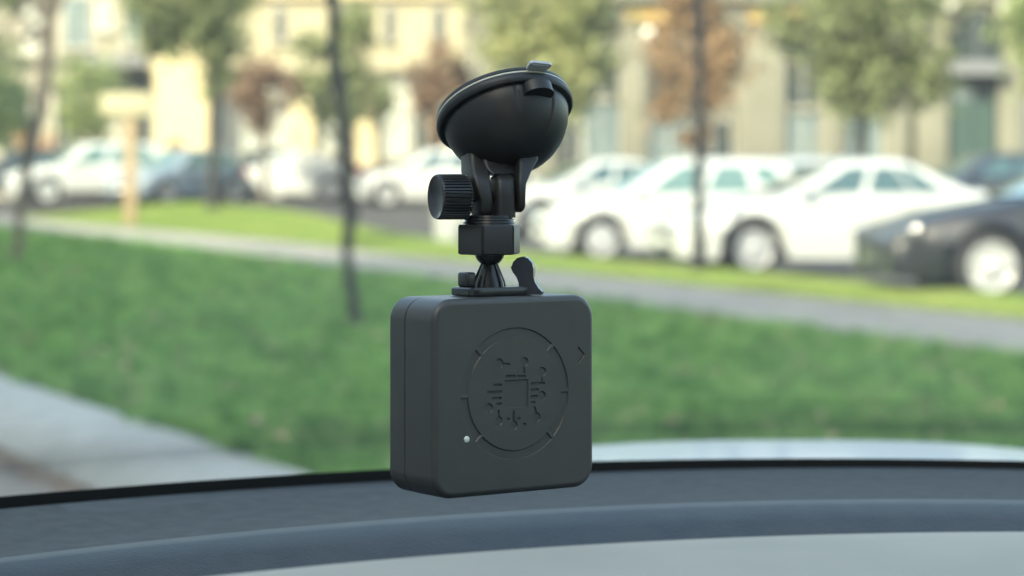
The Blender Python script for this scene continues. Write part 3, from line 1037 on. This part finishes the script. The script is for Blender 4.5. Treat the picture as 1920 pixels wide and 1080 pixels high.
HD = (-N2.x, -N2.y)
car('black car at the right edge with bright wheel and sun glint', 'sedan', M['pblack'], G(1856, 566), (-0.995, -0.10), 'carglass_teal', lampm='lampsmoke', platem='lampsmoke')
car('white saloon between the black car and the lamp post', 'sedan', M['pwhite'], G(1412, 517), (-0.985, -0.17))
car('white hatchback behind the lamp post, right of the device mount', 'hatch', M['pwhite'], G(1126, 492), (-0.99, -0.14), 'carglass_teal')
car('white saloon half hidden behind the white hatchback', 'sedan', M['pwhite'], Vector((pxx(1010, 41), 41, 0)), (-0.93, -0.36))
car('silver car whose roof shows between two white cars', 'hatch', M['psilver'], Vector((pxx(1370, 37), 37, 0)), (-0.93, -0.36))
car('dark navy hatchback behind the white saloon at the right', 'hatch', M['pnavy'], Vector((pxx(1775, 47), 47, 0)), (-0.95, -0.3))
car('white hatchback left of the device mount', 'hatch', M['pwhite'], Vector((pxx(725, 61), 61, 0)), (-0.98, -0.2))
car('white saloon seen past the thin sapling trunk, red rear lamp showing', 'sedan', M['pwhite'], Vector((pxx(455, 67), 67, 0)), (-0.97, 0.25), 'carglass_teal')
car('blue-grey car under the olive green tree', 'hatch', M['pgrey'], Vector((pxx(310, 63), 63, 0)), (-0.60, -0.80), 'carglass_teal')
car('black car between the blue-grey car and the white saloon', 'hatch', M['pblack'], Vector((pxx(425, 69), 69, 0)), (-0.9, -0.43))
car('white off-roader on the far left with dark sill', 'suv', M['pwhite'], Vector((pxx(88, 63), 63, 0)), (-0.93, -0.36), 'carglass_teal', clad=True)
car('white car whose roof shows behind the timber post', 'hatch', M['pwhite'], Vector((pxx(200, 70), 70, 0)), (-0.97, -0.25))
car('dark navy car at the left edge behind the white off-roader', 'hatch', M['pnavy'], Vector((pxx(-35, 70), 70, 0)), (-0.95, -0.3))


# ------------------------------------------------------------------ the car we look out of
XC, YC, KC, BS, ZB = 0.17, 1.345, 0.90, 0.566, -0.160


def yb(x):
    u = x - XC
    if u < -0.46: return YC - KC * 0.46 ** 2 - 0.55 * (-0.46 - u)
    if u > 0.46: return YC - KC * 0.46 ** 2 - 0.55 * (u - 0.46)
    return YC - KC * u * u


def screen_z(x, Y): return ZB + BS * (yb(x) - Y)


GL = 1.04          # run of the raked glass
own = empty('car', (XC, 0.6, -1.25))
tag(own, 'car we look out of: dark dashboard, windscreen and pale bonnet', 'car')
OB = own.location.copy()


def local_sheet(name, fn, nu, nv, m, thick=0.0, smooth=60):
    o = sheet(name, fn, nu, nv, m, smooth)
    for v in o.data.vertices: v.co -= OB
    o.parent = own
    if thick:
        md = o.modifiers.new('thickness', 'SOLIDIFY'); md.thickness = thick; md.offset = 0
    return o


XL, XR = -0.58, 0.92
def rowed(xs_fn):
    return xs_fn
ws = local_sheet('windscreen', lambda u, v: (lambda x: Vector((x, yb(x) - GL * v, ZB + BS * GL * v)))(XL + (XR - XL) * u), 60, 10, M['screen'], 0.004)
# black ceramic border at the foot of the glass (inside face) and the greenish cut edge
def curve_strip(name, pts, m, parent=None, smooth=50):
    """pts: function of x giving the closed section (list of (dY, dz)) offsets from the foot of the glass"""
    bm = bmesh.new()
    rings = []
    for i in range(81):
        x = XL + (XR - XL) * i / 80
        rings.append([Vector((x, yb(x) + dy, ZB + dz)) - OB for dy, dz in pts(x)])
    add_loft(bm, rings, True, True)
    return from_bm(name, bm, m, parent or own, smooth)


bd = curve_strip('black_border', lambda x: [(0.012, -0.0105), (0.012, 0.0005), (0.004, 0.0015), (-0.014, 0.0062 - 0.0018), (-0.016, 0.002), (-0.02, -0.012)], M['frit'])
# dashboard lines: image place (x, y) and distance
L0 = [(-300, 985), (0, 957), (365, 921), (730, 905), (1100, 885), (1400, 877), (1700, 877.5), (1920, 880), (2300, 896)]
L1 = [(-300, 1085), (0, 1046), (365, 1004), (740, 975), (1100, 950), (1300, 941), (1600, 936), (1920, 938), (2300, 950)]
L2 = [(-300, 1170), (0, 1128), (365, 1085), (740, 1046), (1100, 1023), (1400, 1006), (1650, 1000), (1920, 997), (2300, 1000)]


def smooth_line(tab):
    xs = np.array([a for a, b in tab], float); ys = np.array([b for a, b in tab], float)
    c = np.polyfit(xs / 1000.0, ys, 4)
    return lambda px: float(np.polyval(c, px / 1000.0))


f0, f1, f2 = smooth_line(L0), smooth_line(L1), smooth_line(L2)
PXS = [-300 + 2600 * i / 90 for i in range(91)]


def ridge(fn, px, Yc):
    """point on a dash crease: the crease bows like the foot of the glass"""
    x = (px - 960) / F * Yc
    Yk = Yc - (YC - yb(x)) * 0.8
    return P(px, fn(px), Yk)


def dash_part(name, section, m):
    vs, fs = [], []
    n = None
    for px in PXS:
        sec = section(px)
        n = len(sec)
        vs += [p - OB for p in sec]
    for i in range(len(PXS) - 1):
        for j in range(n - 1):
            a = i * n + j
            fs.append((a, a + 1, a + n + 1, a + n))
    o = from_data(name, vs, fs, m, dashb, 60)
    md = o.modifiers.new('thickness', 'SOLIDIFY'); md.thickness = 0.003; md.offset = -1
    return o


dashb = empty('dashboard', (0, 0, 0)); dashb.parent = own
UP = Vector((0, 0, 1)); FW = Vector((0, 1, 0))


def bez(p, q, sag, n, up=UP):
    return [p.lerp(q, i / n) + up * sag * 4 * (i / n) * (1 - i / n) for i in range(n + 1)]


def sec_far(px):
    x = (px - 960) / F * 1.29
    p = P(px, f0(px), yb(x) - 0.022)
    q = ridge(f1, px, 1.10)
    r = q + Vector((0, 0.012, -0.006))
    a = bez(p, r, -0.003, 6)
    return [p + Vector((0, 0.02, -0.02))] + a + [r + Vector((0, 0.0, -0.02))]


def sec_roll(px):
    q = ridge(f1, px, 1.10)
    r = ridge(f2, px, 0.80)
    out = [q + Vector((0, 0.010, -0.02)), q + Vector((0, 0.007, -0.003))]
    # rounded lip, then a shallow hollow that runs to the pad
    out += [q, q + Vector((0, -0.012, -0.001)), q + Vector((0, -0.030, -0.005)), q + Vector((0, -0.050, -0.012)), q + Vector((0, -0.075, -0.0175))]
    e = r + Vector((0, 0.02, -0.013))
    s = out[-1]
    out += [s.lerp(e, .3) + Vector((0, 0, -0.002)), s.lerp(e, .6) + Vector((0, 0, 0.001)), e, e + Vector((0, -0.004, -0.02))]
    return out


def sec_pad(px):
    r = ridge(f2, px, 0.80)
    out = [r + Vector((0, 0.016, -0.03)), r + Vector((0, 0.013, -0.008)), r + Vector((0, 0.006, -0.0015)), r]
    for d, dz in ((-.02, .0006), (-.06, .0005), (-.12, -.001), (-.2, -.006), (-.3, -.018), (-.36, -.04), (-.38, -.10)):
        out.append(r + Vector((0, d, dz)))
    return out


dash_part('defroster_panel', sec_far, M['dash'])
dash_part('dash_roll', sec_roll, M['dash_roll'])
dash_part('dash_pad', sec_pad, M['dash_pad'])
box('dash_body', Vector((XC, 0.95, -0.52)) - OB, (1.4, 0.5, 0.5), M['cabin'], dashb)
# bonnet
def hood_fn(u, v):
    Y = 1.43 + 0.95 * u
    xc = XC + 0.10 * (Y - 1.34)
    x = xc + (-0.8 + 1.6 * v)
    uu = x - xc
    z = -0.181 + (-0.2245 + 0.181) * (Y - 1.43) / 0.62
    if Y > 2.02: z -= 2.2 * (Y - 2.02) ** 2
    z -= 0.85 * abs(uu) ** 3
    return Vector((x, Y - 0.25 * uu * uu, z))
local_sheet('bonnet', hood_fn, 40, 48, M['hood'], 0.004)
box('front_bumper', Vector((XC + .11, 2.33, -0.75)) - OB, (1.6, 0.22, 0.6), M['hood'], own, None, 0.08, 4)
# roof, pillars, doors, rear
local_sheet('roof', lambda u, v: (lambda x: Vector((x, (yb(x) - GL + 0.01) * (1 - v) + (-1.6) * v, ZB + BS * GL + 0.03 * math.sin(v * 3.14) + 0.012)))(XL - .03 + (XR - XL + .06) * u), 30, 8, M['lining'], 0.03)
for x in (XL - 0.01, XR + 0.01):
    bm = bmesh.new()
    add_tube(bm, [Vector((x, yb(x) + .02, ZB - .04)) - OB, Vector((x, yb(x) - GL, ZB + BS * GL)) - OB], 0.045, 10)
    from_bm('pillar', bm, M['cabin'], own, 60)
    box('door', Vector((x, -0.2, -0.66)) - OB, (0.08, 2.6, 0.74), M['cabin'], own, None, 0.03)
    box('pillar', Vector((x, -0.55, 0.10)) - OB, (0.07, 0.14, 0.70), M['cabin'], own, None, 0.02)
    box('pillar', Vector((x, -1.5, 0.10)) - OB, (0.07, 0.30, 0.70), M['cabin'], own, None, 0.02)
box('light_blocker', Vector((XR + 0.01, -0.62, 0.10)) - OB, (0.03, 1.6, 0.66), M['cabin'], own)  # unseen panel added to keep right-hand light off the box front
box('blocker_seat', Vector((0.55, -0.30, -0.22)) - OB, (0.50, 0.16, 0.66), M['cabin'], own, Matrix.Rotation(-0.2, 4, 'X'), 0.05, 4)  # out of view, added to block light from the right
box('blocker_headrest', Vector((0.55, -0.37, 0.19)) - OB, (0.27, 0.11, 0.18), M['cabin'], own, None, 0.04, 4)  # added with the backrest below it, blocks the same light
box('rear_panel', Vector((XC, -1.64, -0.45)) - OB, (1.56, 0.08, 1.1), M['cabin'], own)
box('floor_pan', Vector((XC, -0.2, -1.06)) - OB, (1.5, 2.8, 0.05), M['cabin'], own)
for sx in (-0.62, 0.62):
    for yy in (1.75, -1.2):
        bm = bmesh.new()
        add_lathe(bm, Vector((XC + sx + (.08 if yy > 0 else 0), yy - 0.05, -0.94)) - OB, (1 if sx > 0 else -1, 0, 0), [(0.19, 0), (0.30, 0), (0.31, 0.04), (0.31, 0.17), (0.29, 0.2), (0.19, 0.2)], 24)
        from_bm('wheel', bm, M['tyre'], own, 40)

# ------------------------------------------------------------------ the device: black box under a suction mount
YAW = math.radians(35)
BW, BH, BD = 0.0788, 0.0787, 0.034
fc = P(967.5, 741, 0.94)
NF = Vector((math.sin(YAW), -math.cos(YAW), 0))
RT = Vector((math.cos(YAW), math.sin(YAW), 0))
bc = fc - NF * (BD / 2)
tb = empty('tracker_box', bc - Vector((0, 0, BH / 2)), YAW)
tag(tb, 'matt black square tracker box with engraved circuit ring, hanging from the mount', 'device')
ZC = BH / 2      # local height of the box centre


def f2l(px, py):
    """image place -> local x,z on the front face"""
    d = Vector(((px - 960) / F, 1, (HOR - py) / F))
    k = fc.dot(NF) / d.dot(NF)
    p = d * k - fc
    return p.dot(RT), p.z


def rrect(w, h, r, n=10):
    pts = []
    for cx, cz, a0 in ((w / 2 - r, h / 2 - r, 0), (-w / 2 + r, h / 2 - r, 90), (-w / 2 + r, -h / 2 + r, 180), (w / 2 - r, -h / 2 + r, 270)):
        for i in range(n + 1):
            a = math.radians(a0 + 90 * i / n)
            pts.append((cx + r * math.cos(a), cz + r * math.sin(a)))
    return pts


def shell_rings(y_edge_list):
    return [[Vector((x, y, ZC + z)) for x, z in rrect(BW - 2 * ins, BH - 2 * ins, 0.0092 - ins * .9, 12)] for y, ins in y_edge_list]


yf, ybk = -BD / 2, BD / 2
seam = yf + 0.62 * BD
fil = 0.0026
fr = [(yf + fil * (1 - math.sin(a)), fil * (1 - math.cos(a))) for a in [math.pi / 2 * i / 7 for i in range(8)]]
front = [(y, i) for y, i in fr][::-1]       # from the flat face to the side
bm = bmesh.new()
add_loft(bm, shell_rings(front + [(seam - 0.0005, 0.0), (seam - 0.0002, 0.0007)]), True, True)
fs_ = from_bm('front_shell', bm, M['shell'], tb)
bk = [(seam + 0.0001, 0.0008), (seam + 0.0004, 0.0001)] + [(ybk - fil * (1 - math.sin(a)), fil * (1 - math.cos(a)) + .0001) for a in [math.pi / 2 * i / 7 for i in range(8)]]
bm = bmesh.new()
add_loft(bm, shell_rings(bk), True, True)
o = from_bm('back_shell', bm, M['shell'], tb, 30)

# engraved marks: cutters for the ring, the chip, its legs and contacts, and the small arrow
cut = bmesh.new()
DP, DI = 0.0006, 0.00038


def cutter(poly):
    a = sum(poly[i][0] * poly[(i + 1) % len(poly)][1] - poly[(i + 1) % len(poly)][0] * poly[i][1] for i in range(len(poly)))
    if a < 0: poly = poly[::-1]
    n = len(poly)
    def inset(q):
        out = []
        for i in range(n):
            a, b, c = Vector(poly[i - 1]), Vector(poly[i]), Vector(poly[(i + 1) % n])
            d1 = (b - a).normalized(); d2 = (c - b).normalized()
            n1 = Vector((-d1.y, d1.x)); n2 = Vector((-d2.y, d2.x))
            m_ = (n1 + n2); m_ = m_ / max(m_.dot(n1), 0.5)
            out.append(b + m_ * q)
        return out
    rings = [[Vector((x, y, ZC + z)) for x, z in inset(q)] for y, q in ((yf - 0.0005, -0.0004), (yf, 0.0), (yf + DP, DI))]
    add_loft(cut, rings)


rcx, rcz = f2l(966.5, 738)
RO, RI = 0.0265, 0.0226
for a0, a1 in ((0, 45), (45, 135), (135, 180), (180, 225), (225, 315), (315, 360)):
    g = 1.1
    n = max(6, int((a1 - a0) / 5))
    A = [math.radians(a0 + g + (a1 - a0 - 2 * g) * i / n) for i in range(n + 1)]
    cutter([(rcx + RO * math.cos(a), rcz + RO * math.sin(a)) for a in A] + [(rcx + RI * math.cos(a), rcz + RI * math.sin(a)) for a in A[::-1]])


def cut_rect(x0, x1, y0, y1):
    a = f2l(x0, (y0 + y1) / 2); b = f2l(x1, (y0 + y1) / 2)
    z0 = f2l((x0 + x1) / 2, y0)[1]; z1 = f2l((x0 + x1) / 2, y1)[1]
    cutter([(a[0], z1), (b[0], z1), (b[0], z0), (a[0], z0)])


def stroke(x0, y0, x1, y1, w=0.00055):
    """engraved line between two image places"""
    a = Vector(f2l(x0, y0)); b = Vector(f2l(x1, y1))
    d = (b - a).normalized(); q = Vector((-d.y, d.x)) * w
    cutter([tuple(a - q), tuple(b - q), tuple(b + q), tuple(a + q)])


def contact(px, py, r=0.0021):
    c = f2l(px, py)
    cutter([(c[0] + r * math.cos(i * math.pi / 11), c[1] + r * math.sin(i * math.pi / 11)) for i in range(22)])


cut_rect(946, 991, 712, 765)
cut_rect(948, 967, 703, 708.2); cut_rect(970, 986, 703, 708.2)
for y, x0, x1 in ((722, 925, 941), (735, 914, 941.5), (747, 923, 941), (757.5, 930, 941)):
    cut_rect(x0, x1, y - 2.7, y + 2.7)
for y, x0, x1 in ((719, 995, 1022), (731, 995, 1010), (743.5, 995, 1010), (755, 995, 1004)):
    cut_rect(x0, x1, y - 2.7, y + 2.7)
for c in ((936, 682), (983, 679), (1016.5, 697.5), (1016, 742.5), (1006, 783), (963, 798), (935, 790), (917, 766)):
    contact(*c)
stroke(940, 683, 957, 683); stroke(983, 684, 983, 700); stroke(1016.5, 703, 1016.5, 717)
stroke(963, 793, 963, 770); stroke(935, 785, 935, 768); stroke(1006, 778, 1002, 762)
stroke(950, 786, 957, 786); stroke(969, 785, 976, 785); stroke(980, 795.5, 987, 795.5)
stroke(1083.5, 651, 1095.5, 666.5); stroke(1095.5, 664.5, 1083.5, 681)
bmesh.ops.recalc_face_normals(cut, faces=cut.faces[:])
cme = bpy.data.meshes.new('cutter'); cut.to_mesh(cme); cut.free()
co_ = bpy.data.objects.new('cutter', cme); COL.objects.link(co_); co_.parent = tb
md = fs_.modifiers.new('engrave', 'BOOLEAN'); md.operation = 'DIFFERENCE'; md.solver = 'EXACT'; md.object = co_; md.use_self = True
bpy.context.view_layer.update()
dg = bpy.context.evaluated_depsgraph_get()
nm = bpy.data.meshes.new_from_object(fs_.evaluated_get(dg))
fs_.modifiers.clear()
fs_.data = nm
bpy.data.objects.remove(co_)
nm.name = 'front_shell'
nm.shade_smooth(); nm.set_sharp_from_angle(angle=math.radians(25))
wn_ = fs_.modifiers.new('normals', 'WEIGHTED_NORMAL'); wn_.keep_sharp = True
wn2 = o.modifiers.new('normals', 'WEIGHTED_NORMAL'); wn2.keep_sharp = True
# status lamp
lx_, lz_ = f2l(875, 824)
bm = bmesh.new()
add_lathe(bm, (lx_, yf + 0.0004, ZC + lz_), (0, -1, 0), [(0.00135, 0), (0.00135, 0.0005), (0.0010, 0.00075), (0.0004, 0.00085)], 20)
from_bm('status_lamp', bm, M['led'], tb, 60)

# ---- suction mount
MY = bc.y
MX = bc.x
K = F / MY                      # pixels per metre at the mount
def Q(px, py, Y=None): return P(px, py, Y or MY)
ztop = bc.z + BH / 2
sm = empty('suction_mount', (MX, MY, ztop))
SB = sm.location.copy()
tag(sm, 'glossy black suction cup mount with knurled knob, stuck to the windscreen', 'mount')
RZ = Matrix.Rotation(YAW, 4, 'Z')


def loc(p): return Vector(p) - SB


# foot plate sliding on top of the box
bm = bmesh.new()
pts = rrect(0.031, 0.0185, 0.004, 6)
def plate_ring(z, ins):
    return [RZ @ Vector((x * (1 - ins), y * (1 - ins), z)) for x, y in pts]
add_loft(bm, [plate_ring(0.0002, 0.03), plate_ring(0.0007, 0), plate_ring(0.0030, 0), plate_ring(0.0036, 0.04)])
fp = from_bm('foot_plate', bm, M['gloss'], sm, 40)
# raised rim of the plate and clip nub on the left
bm = bmesh.new()
c = loc(Q(875, 520, MY - 0.004)); c.z = 0.0066
add_box(bm, c, (0.0046, 0.0075, 0.0062), RZ, 0.0012, 3)
from_bm('clip_nub', bm, M['gloss'], sm, 40)
bm = bmesh.new()
c = loc(Q(895, 527, MY + .003)); c.z = 0.0052
add_box(bm, c, (0.006, 0.006, 0.0036), RZ, 0.0008, 2)
from_bm('clip_block', bm, M['gloss'], sm, 40)
# thumb tab on the right: paddle with a flared foot
def tq(px, py): return ((px - 985) / K / math.cos(0.30), (547 - py) / K)
outl = [(985, 547), (1014, 547), (1016, 541), (1009, 534), (1003, 524), (1000, 512), (1000, 498), (997, 487), (990, 479), (981, 475.5), (970, 478), (962, 486), (958, 497), (961, 505), (968, 514), (972, 524), (973, 534), (972, 547)]
poly = [tq(*p) for p in outl]
ang = -0.30
ex = Vector((math.cos(ang), math.sin(ang), 0)); ez = Vector((-math.sin(ang), math.cos(ang), 0))
oo = loc(Q(985, 547, MY - 0.001)); oo.z = 0.0003
bm = bmesh.new()
add_prism(bm, poly, oo, ex, UP, ez, 0.0030)
bmesh.ops.bevel(bm, geom=[e for e in bm.edges if e.calc_face_angle(0) > 1.2], offset=0.0005, segments=2, affect='EDGES')
tt = from_bm('thumb_tab', bm, M['gloss'], sm, 35)
bm = bmesh.new()
a = tq(958.5, 496); b_ = tq(975, 496)
add_box(bm, oo + ex * ((a[0] + b_[0]) / 2) + UP * a[1] - ez * 0.0002, (b_[0] - a[0], 0.0008, 0.0006), Matrix.Rotation(ang, 4, 'Z'))
from_bm('tab_mark', bm, M['gloss'], tt)
# cone stem with ribs and ball
zq = lambda py: (HOR - py) / F * MY - SB.z
AX = loc(Q(918, 500)); ax_, ay_ = AX.x, AX.y
bm = bmesh.new()
add_lathe(bm, (ax_, ay_, 0), (0, 0, 1), [(0.0064, 0.002), (0.0060, zq(530)), (0.0027, zq(492)), (0.0026, zq(484))], 10)
for a in range(5):
    an = a * 2 * math.pi / 5 + 0.5
    dr_ = Vector((math.cos(an), math.sin(an), 0)); pr = Vector((-dr_.y, dr_.x, 0))
    add_prism(bm, [(0.001, 0.003), (0.0074, 0.003), (0.0068, zq(528)), (0.0031, zq(490)), (0.001, zq(490))], Vector((ax_, ay_, 0)) - pr * .0005, dr_, UP, pr, 0.001)
from_bm('cone_stem', bm, M['gloss'], sm, 40)
bm = bmesh.new()
zb_ = zq(471)
add_lathe(bm, (ax_, ay_, zb_ - 0.0062), (0, 0, 1), [(0.0062 * math.sin(math.pi * i / 14), 0.0062 - 0.0062 * math.cos(math.pi * i / 14)) for i in range(15)], 28)
from_bm('ball', bm, M['gloss'], sm, 60)
# hexagonal locking nut
bm = bmesh.new()
R6 = 61.5 / K
cxn = loc(Q(917, 450)).x
def hexr(z, r):
    return [Vector((cxn + r * math.cos(math.radians(-101 + 60 * i)), ay_ + r * math.sin(math.radians(-101 + 60 * i)), z)) for i in range(6)]
add_loft(bm, [hexr(zq(477), R6 * .90), hexr(zq(474.5), R6), hexr(zq(425), R6), hexr(zq(421), R6 * .955)])
bmesh.ops.bevel(bm, geom=[e for e in bm.edges if abs((e.verts[0].co - e.verts[1].co).z) > 0.005], offset=0.0007, segments=2, affect='EDGES')
from_bm('hex_nut', bm, M['mount'], sm, 35)
# threaded collar
bm = bmesh.new()
pf = []
rc = 49 / K
for i in range(14):
    py = 424 - 20 * i / 13
    pf.append((rc * (1.0 - 0.0009 * (424 - py) * 8) + (0.0006 if i % 4 < 2 else 0), zq(py)))
pf.append((rc * .78, zq(403)))
add_lathe(bm, (cxn, ay_, 0), (0, 0, 1), pf, 48)
from_bm('threaded_collar', bm, M['gloss'], sm, 40)
# tongue and fork cheeks, turned with the knob axis
KA_ = math.radians(24)
KX = Vector((-math.cos(KA_), -math.sin(KA_), 0))      # way the knob points
KP = Vector((math.sin(KA_), -math.cos(KA_), 0))       # towards the camera


def cheek(name, secs, m, depth, sg=4):
    """secs: (py, x0, x1) stacked from top to bottom"""
    bm = bmesh.new()
    rings = []
    for py, x0, x1, dd in secs:
        c = loc(Q((x0 + x1) / 2, py, MY + 0.009 * (1 - bump01(py, 296, 345))))
        ww = (x1 - x0) / K * 0.78
        rr_ = rrect(ww, depth * dd, min(ww, depth * dd) * .20, 4)
        rings.append([c + KX * -x + KP * -y for x, y in rr_])
    add_loft(bm, rings)
    return from_bm(name, bm, m, sm, 45)


cheek('tongue', [(327, 926, 958, .5), (333, 920, 964, .8), (345, 919, 964, .9), (372, 918, 965, 1), (400, 918, 965, 1), (408, 918, 965, 1)], M['mount'], 0.0115)
cheek('fork_cheek', [(288, 862, 926, .8), (305, 864, 922, .9), (322, 868, 914, 1), (345, 874, 916, 1), (372, 884, 918, 1), (396, 886, 918, .95), (405, 890, 917, .7), (408, 897, 913, .4)], M['mount'], 0.0135)
cheek('fork_cheek', [(285, 950, 1012, .8), (300, 954, 1008, .9), (320, 958, 992, .9), (345, 961, 980, .8), (372, 963, 978, .8), (388, 964, 978, .75), (395, 965, 976, .55), (398, 967, 974, .3)], M['mount'], 0.0135)
cheek('fork_bridge', [(280, 880, 990, .6), (300, 884, 988, .75), (316, 890, 984, .8), (325, 905, 976, .7)], M['mount'], 0.011)
# knurled knob
bm = bmesh.new()
kc = loc(Q(873, 369, MY - 0.003))
u_, v_, a_ = frame_of(KX)
NK = 40
rk = 42.5 / K
rings = []
for d, rsc, kn in ((0, .93, 0), (0.0006, 1.0, .0), (0.0012, 1.0, 1), (0.0112, 1.0, 1), (0.0124, .985, .3), (0.0131, .95, 0), (0.0128, .86, 0), (0.0118, .6, 0), (0.0113, .3, 0), (0.0112, .02, 0)):
    ring = []
    for i in range(NK * 4):
        th = 2 * math.pi * i / (NK * 4)
        r = rk * rsc - (0.00075 * kn if (i % 4) in (2, 3) else 0)
        ring.append(kc + KX * d + (u_ * math.cos(th) + v_ * math.sin(th)) * r)
    rings.append(ring)
add_loft(bm, rings)
from_bm('clamp_knob', bm, M['gloss'], sm, 28)
bm = bmesh.new()
add_lathe(bm, kc - KX * 0.0235, KX, [(0.0022, 0), (0.0022, 0.0245)], 14)
from_bm('clamp_screw', bm, M['gloss'], sm, 40)

# suction cup lying against the glass
YD = 0.975
xc_ = (941 - 960) / F * YD
nrm = Vector((-BS * (-2 * KC * (xc_ - XC)), BS, 1)).normalized()     # outward normal of the windscreen
Cg = Vector((xc_, YD, screen_z(xc_, YD))) - nrm * 0.0026
nrm = (nrm + Vector((-0.085, 0, 0))).normalized()      # the soft cup sits a little askew
inw = -nrm
e_up = (Vector((0, -1, BS)) - nrm * Vector((0, -1, BS)).dot(nrm)).normalized()
e_rt = e_up.cross(nrm).normalized()
if e_rt.x < 0: e_rt = -e_rt
cl = loc(Cg)
RC = 0.0286
bm = bmesh.new()
add_lathe(bm, cl, inw, [(RC * .93, -0.0014), (RC * .985, -0.0008), (RC * 1.0, 0.0006), (RC * .975, 0.0013)], 96)
gp = from_bm('gel_pad', bm, M['rubber'], sm, 40)
bm = bmesh.new()
add_lathe(bm, cl, inw, [(RC * .96, 0.0010), (RC * 1.004, 0.0012), (RC * 1.006, 0.0019), (RC * .96, 0.0021)], 96)
from_bm('pad_edge', bm, M['gelline'], gp, 40)
bm = bmesh.new()
add_lathe(bm, cl, inw, [(RC * .96, 0.0020), (RC * 1.000, 0.0021), (RC * 1.015, 0.0030), (RC * 1.01, 0.0048), (RC * .985, 0.0057), (RC * .93, 0.0058)], 96)
from_bm('cup_rim', bm, M['rubber'], sm, 40)
bowl_p = [(0.0262, 0.0050), (0.0262, 0.0070), (0.0256, 0.0100), (0.0245, 0.0132), (0.0228, 0.0165), (0.0206, 0.0196), (0.0180, 0.0224), (0.0150, 0.0247), (0.0115, 0.0265), (0.0078, 0.0277), (0.004, 0.0284), (0.0003, 0.0286)]
TH0, TH1 = math.radians(8), math.radians(47)
bm = bmesh.new()
rings = []
NS = 240
for r, d in bowl_p:
    ring = []
    for i in range(NS):
        th = 2 * math.pi * i / NS
        rr_ = r
        # joint of the locking lever: long on its right, short on its left
        if abs(th - TH1) < math.radians(1.6) and 0.006 < d < 0.0255: rr_ -= 0.0008
        if abs(th - TH0) < math.radians(1.6) and 0.006 < d < 0.0140: rr_ -= 0.0006
        ring.append(cl + inw * d + (e_up * math.cos(th) + e_rt * math.sin(th)) * rr_)
    rings.append(ring)
add_loft(bm, rings)
from_bm('cup_bowl', bm, M['mount'], sm, 40)


def bowl_r(d):
    return interp([(b, a) for a, b in bowl_p], d)


def cyl_pt(th, d, off=0.0):
    r = bowl_r(d) + off
    return cl + inw * d + (e_up * math.cos(th) + e_rt * math.sin(th)) * r


# locking lever: thumb lip under the rim
thm = math.radians(29)
rad = e_up * math.cos(thm) + e_rt * math.sin(thm)
tan = -e_up * math.sin(thm) + e_rt * math.cos(thm)
lip = [(-0.0066, -0.005)] + [(0.0066 * math.cos(a), 0.0052 * math.sin(a)) for a in [math.pi - math.pi * i / 16 for i in range(17)]] + [(0.0066, -0.005)]
bm = bmesh.new()
add_prism(bm, lip, cl + inw * 0.0064 + rad * 0.0258, tan, rad, inw, 0.0046)
bmesh.ops.bevel(bm, geom=[e for e in bm.edges if e.calc_face_angle(0) > 1.2], offset=0.0007, segments=3, affect='EDGES')
from_bm('lever_lip', bm, M['mount'], sm, 35)
# pull tab of the gel pad, sticking up past the rim
bm = bmesh.new()
tabp = [(-0.0042, 0), (0.0042, 0), (0.0046, 0.003), (0.0052, 0.0048), (0.0050, 0.0072), (0.0040, 0.0082), (-0.0040, 0.0082), (-0.0050, 0.0072), (-0.0052, 0.0048), (-0.0046, 0.003)]
tabp = [(x, y * 0.74) for x, y in tabp]
add_prism(bm, tabp, cl + inw * -0.0004 + rad * (RC * .96), tan, rad, inw, 0.0012)
pt_ = from_bm('pull_tab', bm, M['gel'], sm)
for q in (0.0036, 0.0049):
    bm = bmesh.new()
    add_box(bm, cl + inw * 0.0009 + rad * (RC * .96 + q), (0.0080, 0.0006, 0.0006), Matrix((tan, rad, nrm)).transposed().to_4x4())
    from_bm('tab_rib', bm, M['gel'], pt_)
